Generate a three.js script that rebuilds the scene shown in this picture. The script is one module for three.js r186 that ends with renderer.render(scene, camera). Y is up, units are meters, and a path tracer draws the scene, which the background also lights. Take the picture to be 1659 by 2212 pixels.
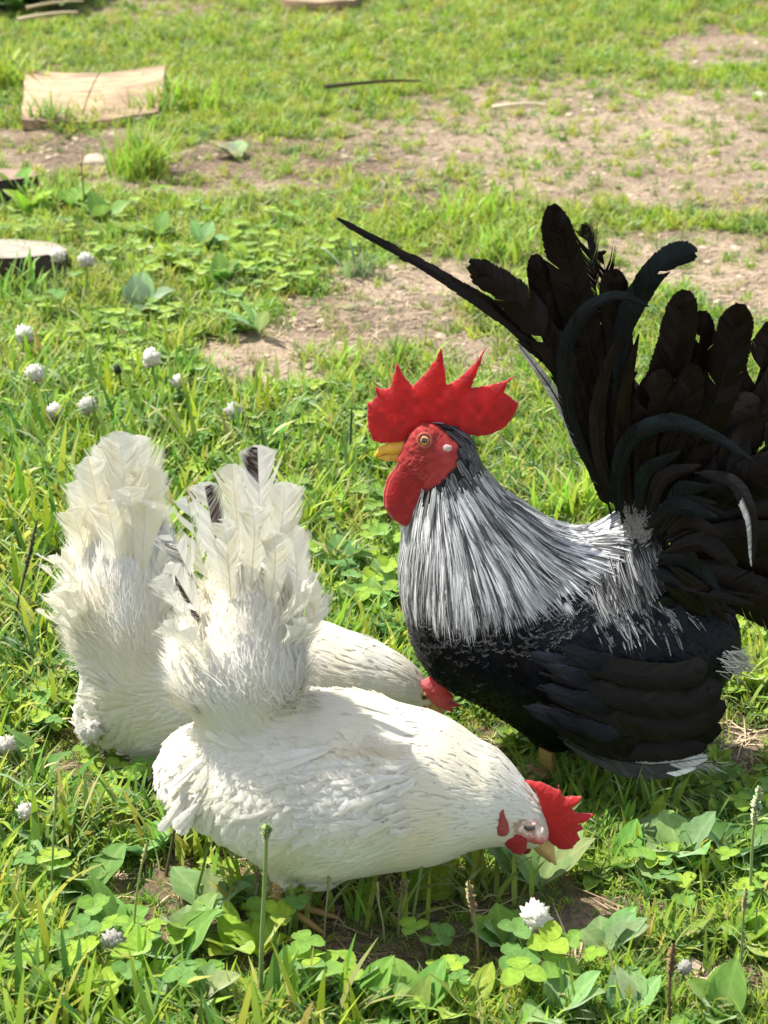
import * as THREE from 'three';
import { mergeGeometries } from 'three/addons/utils/BufferGeometryUtils.js';

// ---------------------------------------------------------------- camera, sky, sun, exposure
const scene = new THREE.Scene();
const CAM_H = 0.74, PITCH = THREE.MathUtils.degToRad(25), FOV = 28;
const camera = new THREE.PerspectiveCamera(FOV, 768 / 1024, 0.05, 400);
camera.position.set(0, CAM_H, 0);
camera.rotation.x = -PITCH;
camera.focus = 1.33;
camera.userData.fStop = 18;
scene.add(camera);

const SUN = new THREE.Vector3(-0.52, 1, -0.2).normalize();
{ // a bright summer sky with thin high haze: pale blue overhead, whiter towards the horizon and round the sun
  const W = 256, H = 128, a = new Float32Array(W * H * 4);
  for (let j = 0; j < H; j++) for (let i = 0; i < W; i++) {
    const el = ((j + 0.5) / H - 0.5) * Math.PI, az = ((i + 0.5) / W - 0.5) * 2 * Math.PI, d = new THREE.Vector3(Math.cos(az) * Math.cos(el), Math.sin(el), Math.sin(az) * Math.cos(el)), up = Math.max(0, d.y), h = Math.pow(1 - up, 2.2), g = Math.pow(Math.max(0, d.dot(SUN)), 9) * 0.5;
    const c = d.y < 0 ? [0.3, 0.32, 0.24] : [0.4 + 0.26 * h + g, 0.46 + 0.24 * h + g * 0.97, 0.55 + 0.18 * h + g * 0.9];
    a.set([...c, 1], (j * W + i) * 4);
  }
  const t = new THREE.DataTexture(a, W, H, THREE.RGBAFormat, THREE.FloatType); t.mapping = THREE.EquirectangularReflectionMapping; t.magFilter = THREE.LinearFilter; t.needsUpdate = true;
  scene.background = t; scene.environment = t;
}
const sun = new THREE.DirectionalLight(new THREE.Color(1.0, 0.95, 0.86), 5);
sun.position.copy(SUN).multiplyScalar(8).add(new THREE.Vector3(0, 0, -1.5));
sun.target.position.set(0, 0, -1.5);
sun.castShadow = true;
sun.shadow.mapSize.set(4096, 4096);
Object.assign(sun.shadow.camera, { left: -3, right: 3, top: 4, bottom: -4, near: 0.5, far: 20 });
scene.add(sun, sun.target);
const renderer = new THREE.WebGLRenderer({ antialias: true });
renderer.setSize(768, 1024);
renderer.toneMapping = THREE.LinearToneMapping;
renderer.toneMappingExposure = 1.76;
renderer.shadowMap.enabled = true;

// ---------------------------------------------------------------- helpers
let seed = 12345;
const rnd = () => { seed = (seed + 0x6d2b79f5) | 0; let t = Math.imul(seed ^ (seed >>> 15), 1 | seed); t = (t + Math.imul(t ^ (t >>> 7), 61 | t)) ^ t; return ((t ^ (t >>> 14)) >>> 0) / 4294967296; };
const rr = (a, b) => a + (b - a) * rnd();
const gauss = () => (rnd() + rnd() + rnd() + rnd() - 2) * 0.87;
const clamp = THREE.MathUtils.clamp, lerp = THREE.MathUtils.lerp, sstep = THREE.MathUtils.smoothstep;
const V = (x, y, z) => new THREE.Vector3(x, y, z);
const hash = (x, y) => { let h = Math.imul(x | 0, 374761393) + Math.imul(y | 0, 668265263); h = Math.imul(h ^ (h >>> 13), 1274126177); return ((h ^ (h >>> 16)) >>> 0) / 4294967296; };
function noise2(x, y) { const i = Math.floor(x), j = Math.floor(y), a = x - i, b = y - j, s = a * a * (3 - 2 * a), t = b * b * (3 - 2 * b); return lerp(lerp(hash(i, j), hash(i + 1, j), s), lerp(hash(i, j + 1), hash(i + 1, j + 1), s), t); }
const fbm = (x, y, n = 4) => { let s = 0, a = 0.5, f = 1; for (let k = 0; k < n; k++) { s += a * noise2(x * f + 17 * k, y * f - 31 * k); a *= 0.5; f *= 2.03; } return s / (1 - Math.pow(0.5, n)); };
const lin = (c, k) => [lerp(c[0][0], c[1][0], k), lerp(c[0][1], c[1][1], k), lerp(c[0][2], c[1][2], k)];
// the photograph's layout was measured on a 1659 x 2212 print of it: survey rays from the camera station through those marks meet the ground or a bird's upright mid-plane
const F = 1106 / Math.tan(THREE.MathUtils.degToRad(FOV / 2)), cp = Math.cos(PITCH), sp = Math.sin(PITCH);
function ray(u, v) { const x = (u - 829.5) / F, y = (1106 - v) / F; return V(x, y * cp - sp, -cp - y * sp); }
function onGround(u, v, h = 0) { const d = ray(u, v), k = (h - CAM_H) / d.y; return V(d.x * k, h, d.z * k); }
function onPlane(u, v, z) { const d = ray(u, v), k = z / d.z; return V(d.x * k, CAM_H + d.y * k, z); }
function survey(x, y, z) { const dy = y - CAM_H, f = -z * cp - dy * sp, up = dy * cp - z * sp; return [829.5 + x / f * F, 1106 - up / f * F]; }
const names = {};
function numbered(n) { const k = names[n] = (names[n] ?? -1) + 1; return k ? n + '_' + String(k).padStart(3, '0') : n; }
function shadow(o) { o.traverse((m) => { if (m.isMesh) { m.castShadow = true; m.receiveShadow = true; } }); return o; }
function thing(name, label, category, pos, group) { const g = new THREE.Group(); g.name = numbered(name); g.position.copy(pos); g.userData = { label, category }; if (group) g.userData.group = group; scene.add(g); return g; }
function part(name, geo, mat, parent, kind) { const m = new THREE.Mesh(geo, mat); m.name = name; m.castShadow = m.receiveShadow = true; if (kind) m.userData.kind = kind; parent.add(m); return m; }
function inPoly(p, x, y) { let c = false; for (let i = 0, j = p.length - 1; i < p.length; j = i++) if ((p[i][1] > y) !== (p[j][1] > y) && x < (p[j][0] - p[i][0]) * (y - p[i][1]) / (p[j][1] - p[i][1]) + p[i][0]) c = !c; return c; }
function polyDist(p, x, y) { let m = 1e9; for (let i = 0, j = p.length - 1; i < p.length; j = i++) { const ax = p[j][0], ay = p[j][1], bx = p[i][0] - ax, by = p[i][1] - ay, t = clamp(((x - ax) * bx + (y - ay) * by) / (bx * bx + by * by + 1e-12), 0, 1), dx = x - ax - t * bx, dy = y - ay - t * by; m = Math.min(m, dx * dx + dy * dy); } return (inPoly(p, x, y) ? -1 : 1) * Math.sqrt(m); }
// a growing triangle soup with colours and normals
class Soup {
  constructor() { this.p = []; this.n = []; this.c = []; this.i = []; this.uv = []; }
  v(p, n, c, u = 0, w = 0) { this.p.push(p.x, p.y, p.z); this.n.push(n.x, n.y, n.z); this.c.push(c[0], c[1], c[2]); this.uv.push(u, w); return this.p.length / 3 - 1; }
  t(a, b, c) { this.i.push(a, b, c); }
  geo() { const { p, n, i } = this;   // every face turned the way its normals point
    for (let k = 0; k < i.length; k += 3) { const a = i[k] * 3, b = i[k + 1] * 3, c = i[k + 2] * 3, ux = p[b] - p[a], uy = p[b + 1] - p[a + 1], uz = p[b + 2] - p[a + 2], wx = p[c] - p[a], wy = p[c + 1] - p[a + 1], wz = p[c + 2] - p[a + 2]; if ((uy * wz - uz * wy) * (n[a] + n[b] + n[c]) + (uz * wx - ux * wz) * (n[a + 1] + n[b + 1] + n[c + 1]) + (ux * wy - uy * wx) * (n[a + 2] + n[b + 2] + n[c + 2]) < 0) { const t = i[k + 1]; i[k + 1] = i[k + 2]; i[k + 2] = t; } }
    const g = new THREE.BufferGeometry(); g.setAttribute('position', new THREE.Float32BufferAttribute(this.p, 3)); g.setAttribute('normal', new THREE.Float32BufferAttribute(this.n, 3)); g.setAttribute('color', new THREE.Float32BufferAttribute(this.c, 3)); g.setAttribute('uv', new THREE.Float32BufferAttribute(this.uv, 2)); g.setIndex(this.i); return g; }
}
// naive surface nets over a distance field
function surfaceNets(f, lo, hi, h) {
  const nx = Math.ceil((hi.x - lo.x) / h) + 1, ny = Math.ceil((hi.y - lo.y) / h) + 1, nz = Math.ceil((hi.z - lo.z) / h) + 1, d = new Float32Array(nx * ny * nz);
  let q = 0;
  for (let k = 0; k < nz; k++) for (let j = 0; j < ny; j++) for (let i = 0; i < nx; i++) d[q++] = f(lo.x + i * h, lo.y + j * h, lo.z + k * h);
  const at = new Int32Array(nx * ny * nz).fill(-1), pos = [], idx = [], sx = 1, sy = nx, sz = nx * ny;
  const off = [0, sx, sy, sx + sy, sz, sx + sz, sy + sz, sx + sy + sz], E = [[0, 1], [2, 3], [4, 5], [6, 7], [0, 2], [1, 3], [4, 6], [5, 7], [0, 4], [1, 5], [2, 6], [3, 7]];
  for (let k = 0; k < nz - 1; k++) for (let j = 0; j < ny - 1; j++) for (let i = 0; i < nx - 1; i++) {
    const b = i + j * sy + k * sz; let m = 0;
    for (let c = 0; c < 8; c++) if (d[b + off[c]] < 0) m |= 1 << c;
    if (!m || m === 255) continue;
    let x = 0, y = 0, z = 0, n = 0;
    for (const [a, c] of E) if (((m >> a) & 1) !== ((m >> c) & 1)) { const t = d[b + off[a]] / (d[b + off[a]] - d[b + off[c]]); x += lerp(a & 1, c & 1, t); y += lerp((a >> 1) & 1, (c >> 1) & 1, t); z += lerp(a >> 2, c >> 2, t); n++; }
    at[b] = pos.length / 3; pos.push(lo.x + (i + x / n) * h, lo.y + (j + y / n) * h, lo.z + (k + z / n) * h);
  }
  const quad = (a, b, c, e, flip) => { if (a < 0 || b < 0 || c < 0 || e < 0) return; flip ? idx.push(a, c, b, a, e, c) : idx.push(a, b, c, a, c, e); };
  for (let k = 1; k < nz - 1; k++) for (let j = 1; j < ny - 1; j++) for (let i = 1; i < nx - 1; i++) {
    const b = i + j * sy + k * sz, s = d[b] < 0;
    if (s !== d[b + sx] < 0) quad(at[b - sy - sz], at[b - sz], at[b], at[b - sy], !s);
    if (s !== d[b + sy] < 0) quad(at[b - sx - sz], at[b - sx], at[b], at[b - sz], !s);
    if (s !== d[b + sz] < 0) quad(at[b - sx - sy], at[b - sy], at[b], at[b - sx], !s);
  }
  const nor = new Float32Array(pos.length), e = h * 0.6;
  for (let i = 0; i < pos.length; i += 3) { const x = pos[i], y = pos[i + 1], z = pos[i + 2], n = V(f(x + e, y, z) - f(x - e, y, z), f(x, y + e, z) - f(x, y - e, z), f(x, y, z + e) - f(x, y, z - e)).normalize(); nor[i] = n.x; nor[i + 1] = n.y; nor[i + 2] = n.z; }
  const g = new THREE.BufferGeometry(); g.setAttribute('position', new THREE.Float32BufferAttribute(pos, 3)); g.setAttribute('normal', new THREE.BufferAttribute(nor, 3)); g.setIndex(idx);
  return g;
}
function paint(g, fn) { const p = g.attributes.position, n = g.attributes.normal, c = new Float32Array(p.count * 3); for (let i = 0; i < p.count; i++) { const k = fn(p.getX(i), p.getY(i), p.getZ(i), n); c[i * 3] = k[0]; c[i * 3 + 1] = k[1]; c[i * 3 + 2] = k[2]; } g.setAttribute('color', new THREE.BufferAttribute(c, 3)); return g; }
function grayTexture(w, h, fn, repeat = 1) { const a = new Uint8Array(w * h * 4); for (let y = 0; y < h; y++) for (let x = 0; x < w; x++) { const c = fn(x / w, y / h, x, y), o = (y * w + x) * 4; for (let k = 0; k < 3; k++) a[o + k] = clamp((Array.isArray(c) ? c[k] : c) * 255, 0, 255); a[o + 3] = 255; } const t = new THREE.DataTexture(a, w, h); t.magFilter = THREE.LinearFilter; t.minFilter = THREE.LinearMipmapLinearFilter; t.generateMipmaps = true; t.wrapS = t.wrapT = THREE.RepeatWrapping; t.repeat.set(repeat, repeat); t.needsUpdate = true; return t; }
const tileNoise = (x, y, f) => { const w = (a, b) => noise2(a * f, b * f); const a = w(x, y), b = w(x - 1, y), c = w(x, y - 1), e = w(x - 1, y - 1); const s = x, t = y; return lerp(lerp(a, b, s), lerp(c, e, s), t); };
const phys = (o) => new THREE.MeshPhysicalMaterial(o);
// ---------------------------------------------------------------- the ground
// bare patches as surveyed: [u, v, half-width, half-height, strength]
const bare = [
  [620, 775, 215, 75, 1], [790, 690, 230, 75, 1], [900, 605, 240, 56, 1], [1030, 770, 120, 60, 0.8], [560, 850, 110, 30, 0.7],
  [1500, 565, 230, 75, 1], [1620, 630, 150, 85, 1], [1330, 600, 140, 50, 0.8], [1150, 570, 140, 40, 0.6],
  [1100, 330, 460, 85, 0.86], [1500, 330, 330, 130, 0.9], [650, 335, 330, 42, 0.85], [1330, 215, 330, 62, 0.75], [1570, 110, 190, 42, 0.85], [110, 325, 280, 50, 1], [430, 385, 260, 46, 0.8], [520, 345, 170, 42, 0.8], [1000, 245, 200, 40, 0.55],
  [650, 1965, 120, 34, 0.9], [1560, 2120, 150, 55, 0.85], [1610, 1590, 80, 80, 0.95], [1300, 2010, 120, 40, 0.4], [760, 2110, 110, 40, 0.5], [660, 1200, 80, 30, 0.5], [1450, 1950, 110, 40, 0.6], [950, 430, 400, 40, 0.35], [1300, 400, 420, 55, 0.85], [1560, 420, 220, 60, 0.9], [1560, 230, 180, 70, 0.8], [430, 790, 60, 40, 0.4],
].map(([u, v, a, b, s]) => { const c = onGround(u, v), k = c.distanceTo(camera.position) / F; return { x: c.x, z: c.z, rx: a * k, rz: Math.max(0.02, (onGround(u, v - b).z - onGround(u, v + b).z) / -2), s }; });
function bareness(x, z) {
  const wob = (fbm(x * 9 + 3, z * 9) - 0.5) * 0.9;
  let m = 0;
  for (const b of bare) { const d = Math.hypot((x - b.x) / b.rx, (z - b.z) / b.rz) + wob; m = Math.max(m, b.s * (1 - sstep(d, 0.65, 1.25))); }
  if (z < -3.6) m = Math.max(m, 0.55 * sstep(fbm(x * 0.9 + 7, z * 0.9), 0.5, 0.62));
  return m;
}
// strips of darker, litter-rich soil
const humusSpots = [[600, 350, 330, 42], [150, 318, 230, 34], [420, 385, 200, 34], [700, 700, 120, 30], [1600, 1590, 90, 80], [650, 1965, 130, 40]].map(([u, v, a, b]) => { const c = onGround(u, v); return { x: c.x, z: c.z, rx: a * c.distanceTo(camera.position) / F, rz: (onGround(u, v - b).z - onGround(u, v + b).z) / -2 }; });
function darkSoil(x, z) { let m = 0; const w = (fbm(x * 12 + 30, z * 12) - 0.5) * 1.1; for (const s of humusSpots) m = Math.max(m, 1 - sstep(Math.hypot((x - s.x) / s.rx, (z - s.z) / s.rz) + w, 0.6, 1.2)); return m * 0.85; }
// where the birds and the timber stand nothing grows tall
const lowSpots = [];
function lowGrowth(x, z) { let k = 1; for (const s of lowSpots) { const d = Math.hypot((x - s.x) / s.rx, (z - s.z) / s.rz); k = Math.min(k, lerp(s.k, 1, sstep(d, 0.7, 1.3))); } return k; }
const groundY = (x, z) => (fbm(x * 3.1, z * 3.1) - 0.5) * 0.018 + (fbm(x * 17, z * 17, 3) - 0.5) * 0.009;
const steps = (list) => { const o = []; for (const [a, b, n] of list) for (let k = 0; k < n; k++) o.push(lerp(a, b, k / n)); o.push(list[list.length - 1][1]); return o; };
{
  const xs = steps([[-120, -12, 6], [-12, -2, 14], [-2, 2, 150], [2, 12, 14], [12, 120, 6]]), zs = steps([[120, 6, 6], [6, 0.2, 12], [0.2, -5, 190], [-5, -16, 24], [-16, -160, 8]]);
  const s = new Soup(), up = V(0, 1, 0);
  for (const z of zs) for (const x of xs) {
    const b = bareness(x, z), n = fbm(x * 22, z * 22), n2 = fbm(x * 5 + 40, z * 5), n3 = fbm(x * 70, z * 70, 2);
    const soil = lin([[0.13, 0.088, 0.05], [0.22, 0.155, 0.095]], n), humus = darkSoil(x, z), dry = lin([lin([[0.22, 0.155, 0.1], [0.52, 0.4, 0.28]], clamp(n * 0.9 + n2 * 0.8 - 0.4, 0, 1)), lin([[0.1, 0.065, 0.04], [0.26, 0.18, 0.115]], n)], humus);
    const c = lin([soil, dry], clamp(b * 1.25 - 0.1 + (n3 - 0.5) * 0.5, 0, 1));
    s.v(V(x, groundY(x, z), z), up, c, x, z);
  }
  const w = xs.length;
  for (let j = 0; j < zs.length - 1; j++) for (let i = 0; i < w - 1; i++) { const a = j * w + i; s.t(a, a + 1, a + w); s.t(a + 1, a + w + 1, a + w); }
  const g = s.geo(); g.computeVertexNormals();
  const grain = grayTexture(512, 512, (x, y) => 0.72 + 0.5 * (tileNoise(x, y, 64) - 0.5) + 0.35 * (tileNoise(x, y, 150) - 0.5) + 0.3 * (tileNoise(x, y, 20) - 0.5), 3.3);
  const bump = grayTexture(512, 512, (x, y) => 0.5 * tileNoise(x, y, 40) + 0.3 * tileNoise(x, y, 100) + 0.2 * tileNoise(x, y, 200), 3.3);
  const m = new THREE.MeshStandardMaterial({ vertexColors: true, map: grain, bumpMap: bump, bumpScale: 0.012, roughness: 0.95 });
  const o = new THREE.Mesh(g, m); o.name = 'ground'; o.receiveShadow = o.castShadow = true; o.userData = { kind: 'structure', label: 'dry tan soil showing between patches of grass' }; scene.add(o);
}
const leafMat = phys({ vertexColors: true, color: 0xffffff, roughness: 0.95, transmission: 0.5, thickness: 0, side: THREE.DoubleSide, clearcoat: 0.15, clearcoatRoughness: 0.45, specularIntensity: 0.4 });
// veins and blotches for broad leaves: u runs across the blade, v along it
const veinTex = grayTexture(256, 256, (x, y) => { const q = Math.abs(x * 2 - 1), vein = Math.pow(1 - Math.abs(Math.sin((y * 7 + q * 2.2) * Math.PI)), 9), mid = Math.exp(-q * q * 900), b = tileNoise(x, y, 9) * 0.3 + tileNoise(x, y, 40) * 0.22 + 0.62; const k = b + vein * 0.16 + mid * 0.2; return [k * 0.98, k, k * 0.9]; });
veinTex.repeat.set(0.5, 1); veinTex.offset.set(0.5, 0);
const broadMat = leafMat.clone(); broadMat.map = veinTex;
const strawMat = new THREE.MeshStandardMaterial({ vertexColors: true, roughness: 0.8, side: THREE.DoubleSide });
// one blade of grass into a soup: root, heading, length, width, lean and droop
function blade(s, x, z, a, len, wid, lean, droop, col, seg = 4) {
  const dx = Math.cos(a), dz = Math.sin(a), sx = -dz, sz = dx, rows = []; let px = x, py = 0, pz = z, ang = lean;
  const tw = rr(-0.7, 0.7);
  for (let k = 0; k <= seg; k++) {
    const t = k / seg, w = wid * 0.5 * (k === seg ? 0.04 : Math.pow(1 - t, 0.55) * (0.65 + 0.5 * Math.min(1, t * 3)));
    const nx = dx * -Math.cos(ang), ny = Math.sin(ang), nz = dz * -Math.cos(ang), n = V(nx + sx * tw * t, ny + 0.15, nz + sz * tw * t).normalize();
    const kx = sx * w, kz = sz * w, ky = tw * t * w, shade = [col[0], col[1], col[2]];
    rows.push([s.v(V(px - kx, py - ky, pz - kz), n, shade), s.v(V(px + kx, py + ky, pz + kz), n, shade)]);
    const st = len / seg; px += dx * Math.sin(ang) * st; pz += dz * Math.sin(ang) * st; py += Math.cos(ang) * st; ang += droop / seg;
  }
  for (let k = 0; k < seg; k++) { const [a0, b0] = rows[k], [a1, b1] = rows[k + 1]; s.t(a0, b0, a1); s.t(b0, b1, a1); }
}
function instanced(name, geo, mat, spots, label, category) {
  const m = new THREE.InstancedMesh(geo, mat, spots.length), o = new THREE.Object3D(), c = new THREE.Color();
  spots.forEach((q, i) => { o.position.set(q.x, q.y ?? groundY(q.x, q.z) - 0.002, q.z); o.rotation.set(q.rx ?? 0, q.a ?? 0, q.rz ?? 0, 'YXZ'); const k = q.s ?? 1; o.scale.set(k * (q.w ?? 1), k * (q.h ?? 1), k * (q.w ?? 1)); o.updateMatrix(); m.setMatrixAt(i, o.matrix); m.setColorAt(i, c.setRGB(...q.c)); });
  m.name = name; m.castShadow = m.receiveShadow = true; m.userData = { kind: 'stuff', label, category }; scene.add(m); return m;
}
const greens = [[0.23, 0.41, 0.02], [0.15, 0.32, 0.03], [0.32, 0.48, 0.022], [0.4, 0.5, 0.035], [0.08, 0.2, 0.03], [0.1, 0.24, 0.03], [0.4, 0.41, 0.11]];
const pick = (a) => a[Math.floor(rnd() * a.length)];
// ---------------------------------------------------------------- leaf shapes
function ovateLeaf(s, root, heading, len, wid, lean, droop, col, rows = 9, cols = 2, wave = 0.12, ribs = 0.02, toothed = 0) {
  const dx = Math.cos(heading), dz = Math.sin(heading), side = V(-dz, 0, dx), ids = []; let p = root.clone(), ang = lean; const tw = rr(-0.35, 0.35), ph = rnd() * 6;
  for (let j = 0; j <= rows; j++) {
    const t = j / rows, stalk = t < 0.14 ? 0.12 : 1, w = wid * (t < 0.14 ? 0.08 : Math.pow(Math.sin(Math.PI * Math.pow((t - 0.1) / 0.9, 0.82)), 0.8) + 0.015) * (1 + toothed * (j % 2 ? 0.22 : -0.1));
    const f = V(dx * Math.sin(ang), Math.cos(ang), dz * Math.sin(ang)), n = side.clone().cross(f).negate(); if (n.y < 0 && lean < 1.57 && droop < 1) n.negate();
    const S = side.clone().multiplyScalar(Math.cos(tw * t)).addScaledVector(n, Math.sin(tw * t)), row = [];
    for (let i = -cols; i <= cols; i++) {
      const q = i / cols, lift = Math.abs(q) * 0.28 * w + wave * w * Math.sin(ph + t * 9 + (i < 0 ? 1.5 : 0)) * Math.abs(q) + (i % 2 ? -ribs * w : 0);
      const nn = n.clone().addScaledVector(S, -q * 0.45 + Math.sin(t * 11 + i) * 0.12).normalize(), mid = Math.abs(q) < 0.01;
      const c = mid ? [col[0] * 1.25 + 0.02, col[1] * 1.15 + 0.02, col[2] * 1.3 + 0.01] : col.map((v, k) => v * (0.94 + 0.12 * ((i + j + cols) % 2)));
      row.push(s.v(p.clone().addScaledVector(S, q * w).addScaledVector(n, lift), nn, c, q, t));
    }
    ids.push(row); p = p.clone().addScaledVector(f, len / rows); ang += droop / rows;
  }
  for (let j = 0; j < rows; j++) for (let i = 0; i < 2 * cols; i++) { s.t(ids[j][i], ids[j][i + 1], ids[j + 1][i]); s.t(ids[j][i + 1], ids[j + 1][i + 1], ids[j + 1][i]); }
}
// one rounded clover leaflet, folded on its midrib, with the pale chevron clover carries
function leaflet(s, root, heading, size, tilt, col) {
  const f = V(Math.cos(heading) * Math.cos(tilt), Math.sin(tilt), Math.sin(heading) * Math.cos(tilt)), side = V(-Math.sin(heading), 0, Math.cos(heading)), n = f.clone().cross(side).normalize(); if (n.y < 0) n.negate();
  const W = [0.06, 0.3, 0.43, 0.5, 0.5, 0.4, 0.12], ids = [], fold = rr(0.15, 0.4);
  W.forEach((w, j) => { const t = j / 6, row = []; for (let i = -2; i <= 2; i++) { const q = i / 2, e = i ? (1 - 0.07 * q * q * (j === 6 ? 0 : 1)) : (j === 6 ? 0.94 : 1); const chev = Math.abs(t - (0.62 - 0.25 * Math.abs(q))) < 0.09 ? 1.3 : 1; row.push(s.v(root.clone().addScaledVector(f, size * t * e).addScaledVector(side, size * w * q).addScaledVector(n, size * (fold * w * Math.abs(q) - 0.12 * t * t)), n.clone().addScaledVector(side, -q * fold * 1.3).normalize(), col.map((c) => c * (i ? chev : 1.18)), q, t)); } ids.push(row); });
  for (let j = 0; j < 6; j++) for (let i = 0; i < 4; i++) { s.t(ids[j][i], ids[j][i + 1], ids[j + 1][i]); s.t(ids[j][i + 1], ids[j + 1][i + 1], ids[j + 1][i]); }
}
function cloverLeaf(s, top, size, tilt, heading, col) { for (let k = 0; k < 3; k++) leaflet(s, top, heading + k * 2.094, size, tilt + rr(-0.2, 0.2), col); }
function stemGeo(pts, r0, r1, col, sides = 5) {
  const c = new THREE.CatmullRomCurve3(pts), n = Math.max(3, pts.length * 3), s = new Soup(); let prev = null;
  const fr = c.computeFrenetFrames(n, false);
  for (let j = 0; j <= n; j++) { const p = c.getPoint(j / n), r = lerp(r0, r1, j / n), row = []; for (let i = 0; i < sides; i++) { const a = i / sides * 6.283, d = fr.normals[j].clone().multiplyScalar(Math.cos(a)).addScaledVector(fr.binormals[j], Math.sin(a)); row.push(s.v(p.clone().addScaledVector(d, r), d, col)); } if (prev) for (let i = 0; i < sides; i++) { const k = (i + 1) % sides; s.t(prev[i], prev[k], row[i]); s.t(prev[k], row[k], row[i]); } prev = row; }
  return s.geo();
}
// ---------------------------------------------------------------- birds: helpers
class Bird {
  constructor(name, label, category, z, foot, slope = 0, u0 = 0) {
    this.z = z; this.slope = slope; this.u0 = u0;
    this.base = onPlane(foot[0], foot[1], z + slope * (foot[0] - u0)); this.base.y = 0;
    this.root = thing(name, label, category, this.base);
    this.k = Math.hypot(CAM_H - 0.1, z) / F;    // metres per survey mark at the bird
  }
  zAt(u) { return this.z + this.slope * (u - this.u0); }
  P(u, v, dz = 0) { return onPlane(u, v, this.zAt(u) + dz).sub(this.base); }
  UV(x, y, z = 0) { return survey(x + this.base.x, y + this.base.y, this.z + Math.abs(z)); }   // both flanks are marked alike
  skeleton(bones, soft) {   // bones: [[u, v, r, dz], ...] chains
    this.caps = [];
    for (const ch of bones) for (let i = 0; i < ch.length - 1 || i === 0; i++) {
      const a = ch[i], b = ch[Math.min(i + 1, ch.length - 1)], A = this.P(a[0], a[1], a[3] ?? 0), B = this.P(b[0], b[1], b[3] ?? 0);
      this.caps.push({ a: A, bx: B.x - A.x, by: B.y - A.y, bz: B.z - A.z, r0: a[2] * this.k, r1: b[2] * this.k, flat: 1 });
    }
    const K = soft;
    this.field = (x, y, z) => { let m = 1e3; for (const c of this.caps) { const px = x - c.a.x, py = y - c.a.y, pz = z - c.a.z, l = c.bx * c.bx + c.by * c.by + c.bz * c.bz, t = l > 1e-12 ? clamp((px * c.bx + py * c.by + pz * c.bz) / l, 0, 1) : 0, d = Math.hypot(px - t * c.bx, py - t * c.by, pz - t * c.bz) - lerp(c.r0, c.r1, t), h = Math.max(K - Math.abs(m - d), 0) / K; m = Math.min(m, d) - h * h * K * 0.25; } return m; };
    return this;
  }
  grad(p) { const e = 0.0015, f = this.field; return V(f(p.x + e, p.y, p.z) - f(p.x - e, p.y, p.z), f(p.x, p.y + e, p.z) - f(p.x, p.y - e, p.z), f(p.x, p.y, p.z + e) - f(p.x, p.y, p.z - e)).normalize(); }
  skin(u, v, off = 0) {      // where the sight line through a survey mark meets the body
    const o = camera.position.clone().sub(this.base), d = ray(u, v).normalize(); let t = 0.6;
    for (let i = 0; i < 90; i++) { const q = o.clone().addScaledVector(d, t), f = this.field(q.x, q.y, q.z); if (f < 0.0003) { const n = this.grad(q); return { p: q.addScaledVector(n, off), n, hit: true }; } t += f * 0.8; if (t > 2.4) break; }
    return { p: this.P(u, v, 0.02), n: V(0, 0, 1), hit: false };
  }
  body(cell, colour, mat) {
    const lo = V(1e3, 1e3, 1e3), hi = V(-1e3, -1e3, -1e3);
    for (const c of this.caps) for (const [p, r] of [[c.a, c.r0], [c.a.clone().add(V(c.bx, c.by, c.bz)), c.r1]]) { lo.min(p.clone().addScalar(-r - 0.012)); hi.max(p.clone().addScalar(r + 0.012)); }
    const g = surfaceNets(this.field, lo, hi, cell); paint(g, (x, y, z) => colour(this.UV(x, y, z), z)); this.geo = g;
    return part('body', g, mat, this.root);
  }
  flowField(list) { this.anchors = list.map(([u, v, du, dv]) => { const a = this.P(u, v), b = this.P(u + du * 10, v + dv * 10); return { u, v, d: b.sub(a).normalize() }; }); }
  flow(p, n) { const q = this.UV(p.x, p.y, p.z); const f = V(0, 0, 0); for (const a of this.anchors) f.addScaledVector(a.d, 1 / Math.pow(900 + (q[0] - a.u) ** 2 + (q[1] - a.v) ** 2, 1.6)); f.addScaledVector(n, -f.dot(n)).normalize(); return f; }
  scatter(count, fn) {       // even spots over the skin
    const g = this.geo, p = g.attributes.position, ix = g.index.array, cum = []; let sum = 0; const A = V(), B = V(), C = V();
    for (let i = 0; i < ix.length; i += 3) { A.fromBufferAttribute(p, ix[i]); B.fromBufferAttribute(p, ix[i + 1]); C.fromBufferAttribute(p, ix[i + 2]); sum += B.sub(A).cross(C.sub(A)).length(); cum.push(sum); }
    for (let k = 0; k < count; k++) {
      const r = rnd() * sum; let a = 0, b = cum.length - 1; while (a < b) { const m = (a + b) >> 1; cum[m] < r ? a = m + 1 : b = m; }
      A.fromBufferAttribute(p, ix[a * 3]); B.fromBufferAttribute(p, ix[a * 3 + 1]); C.fromBufferAttribute(p, ix[a * 3 + 2]); let s = rnd(), t = rnd(); if (s + t > 1) { s = 1 - s; t = 1 - t; }
      const q = A.clone().addScaledVector(B.clone().sub(A), s).addScaledVector(C.clone().sub(A), t), n = this.grad(q);
      fn(q, n, this.UV(q.x, q.y, q.z));
    }
  }
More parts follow.
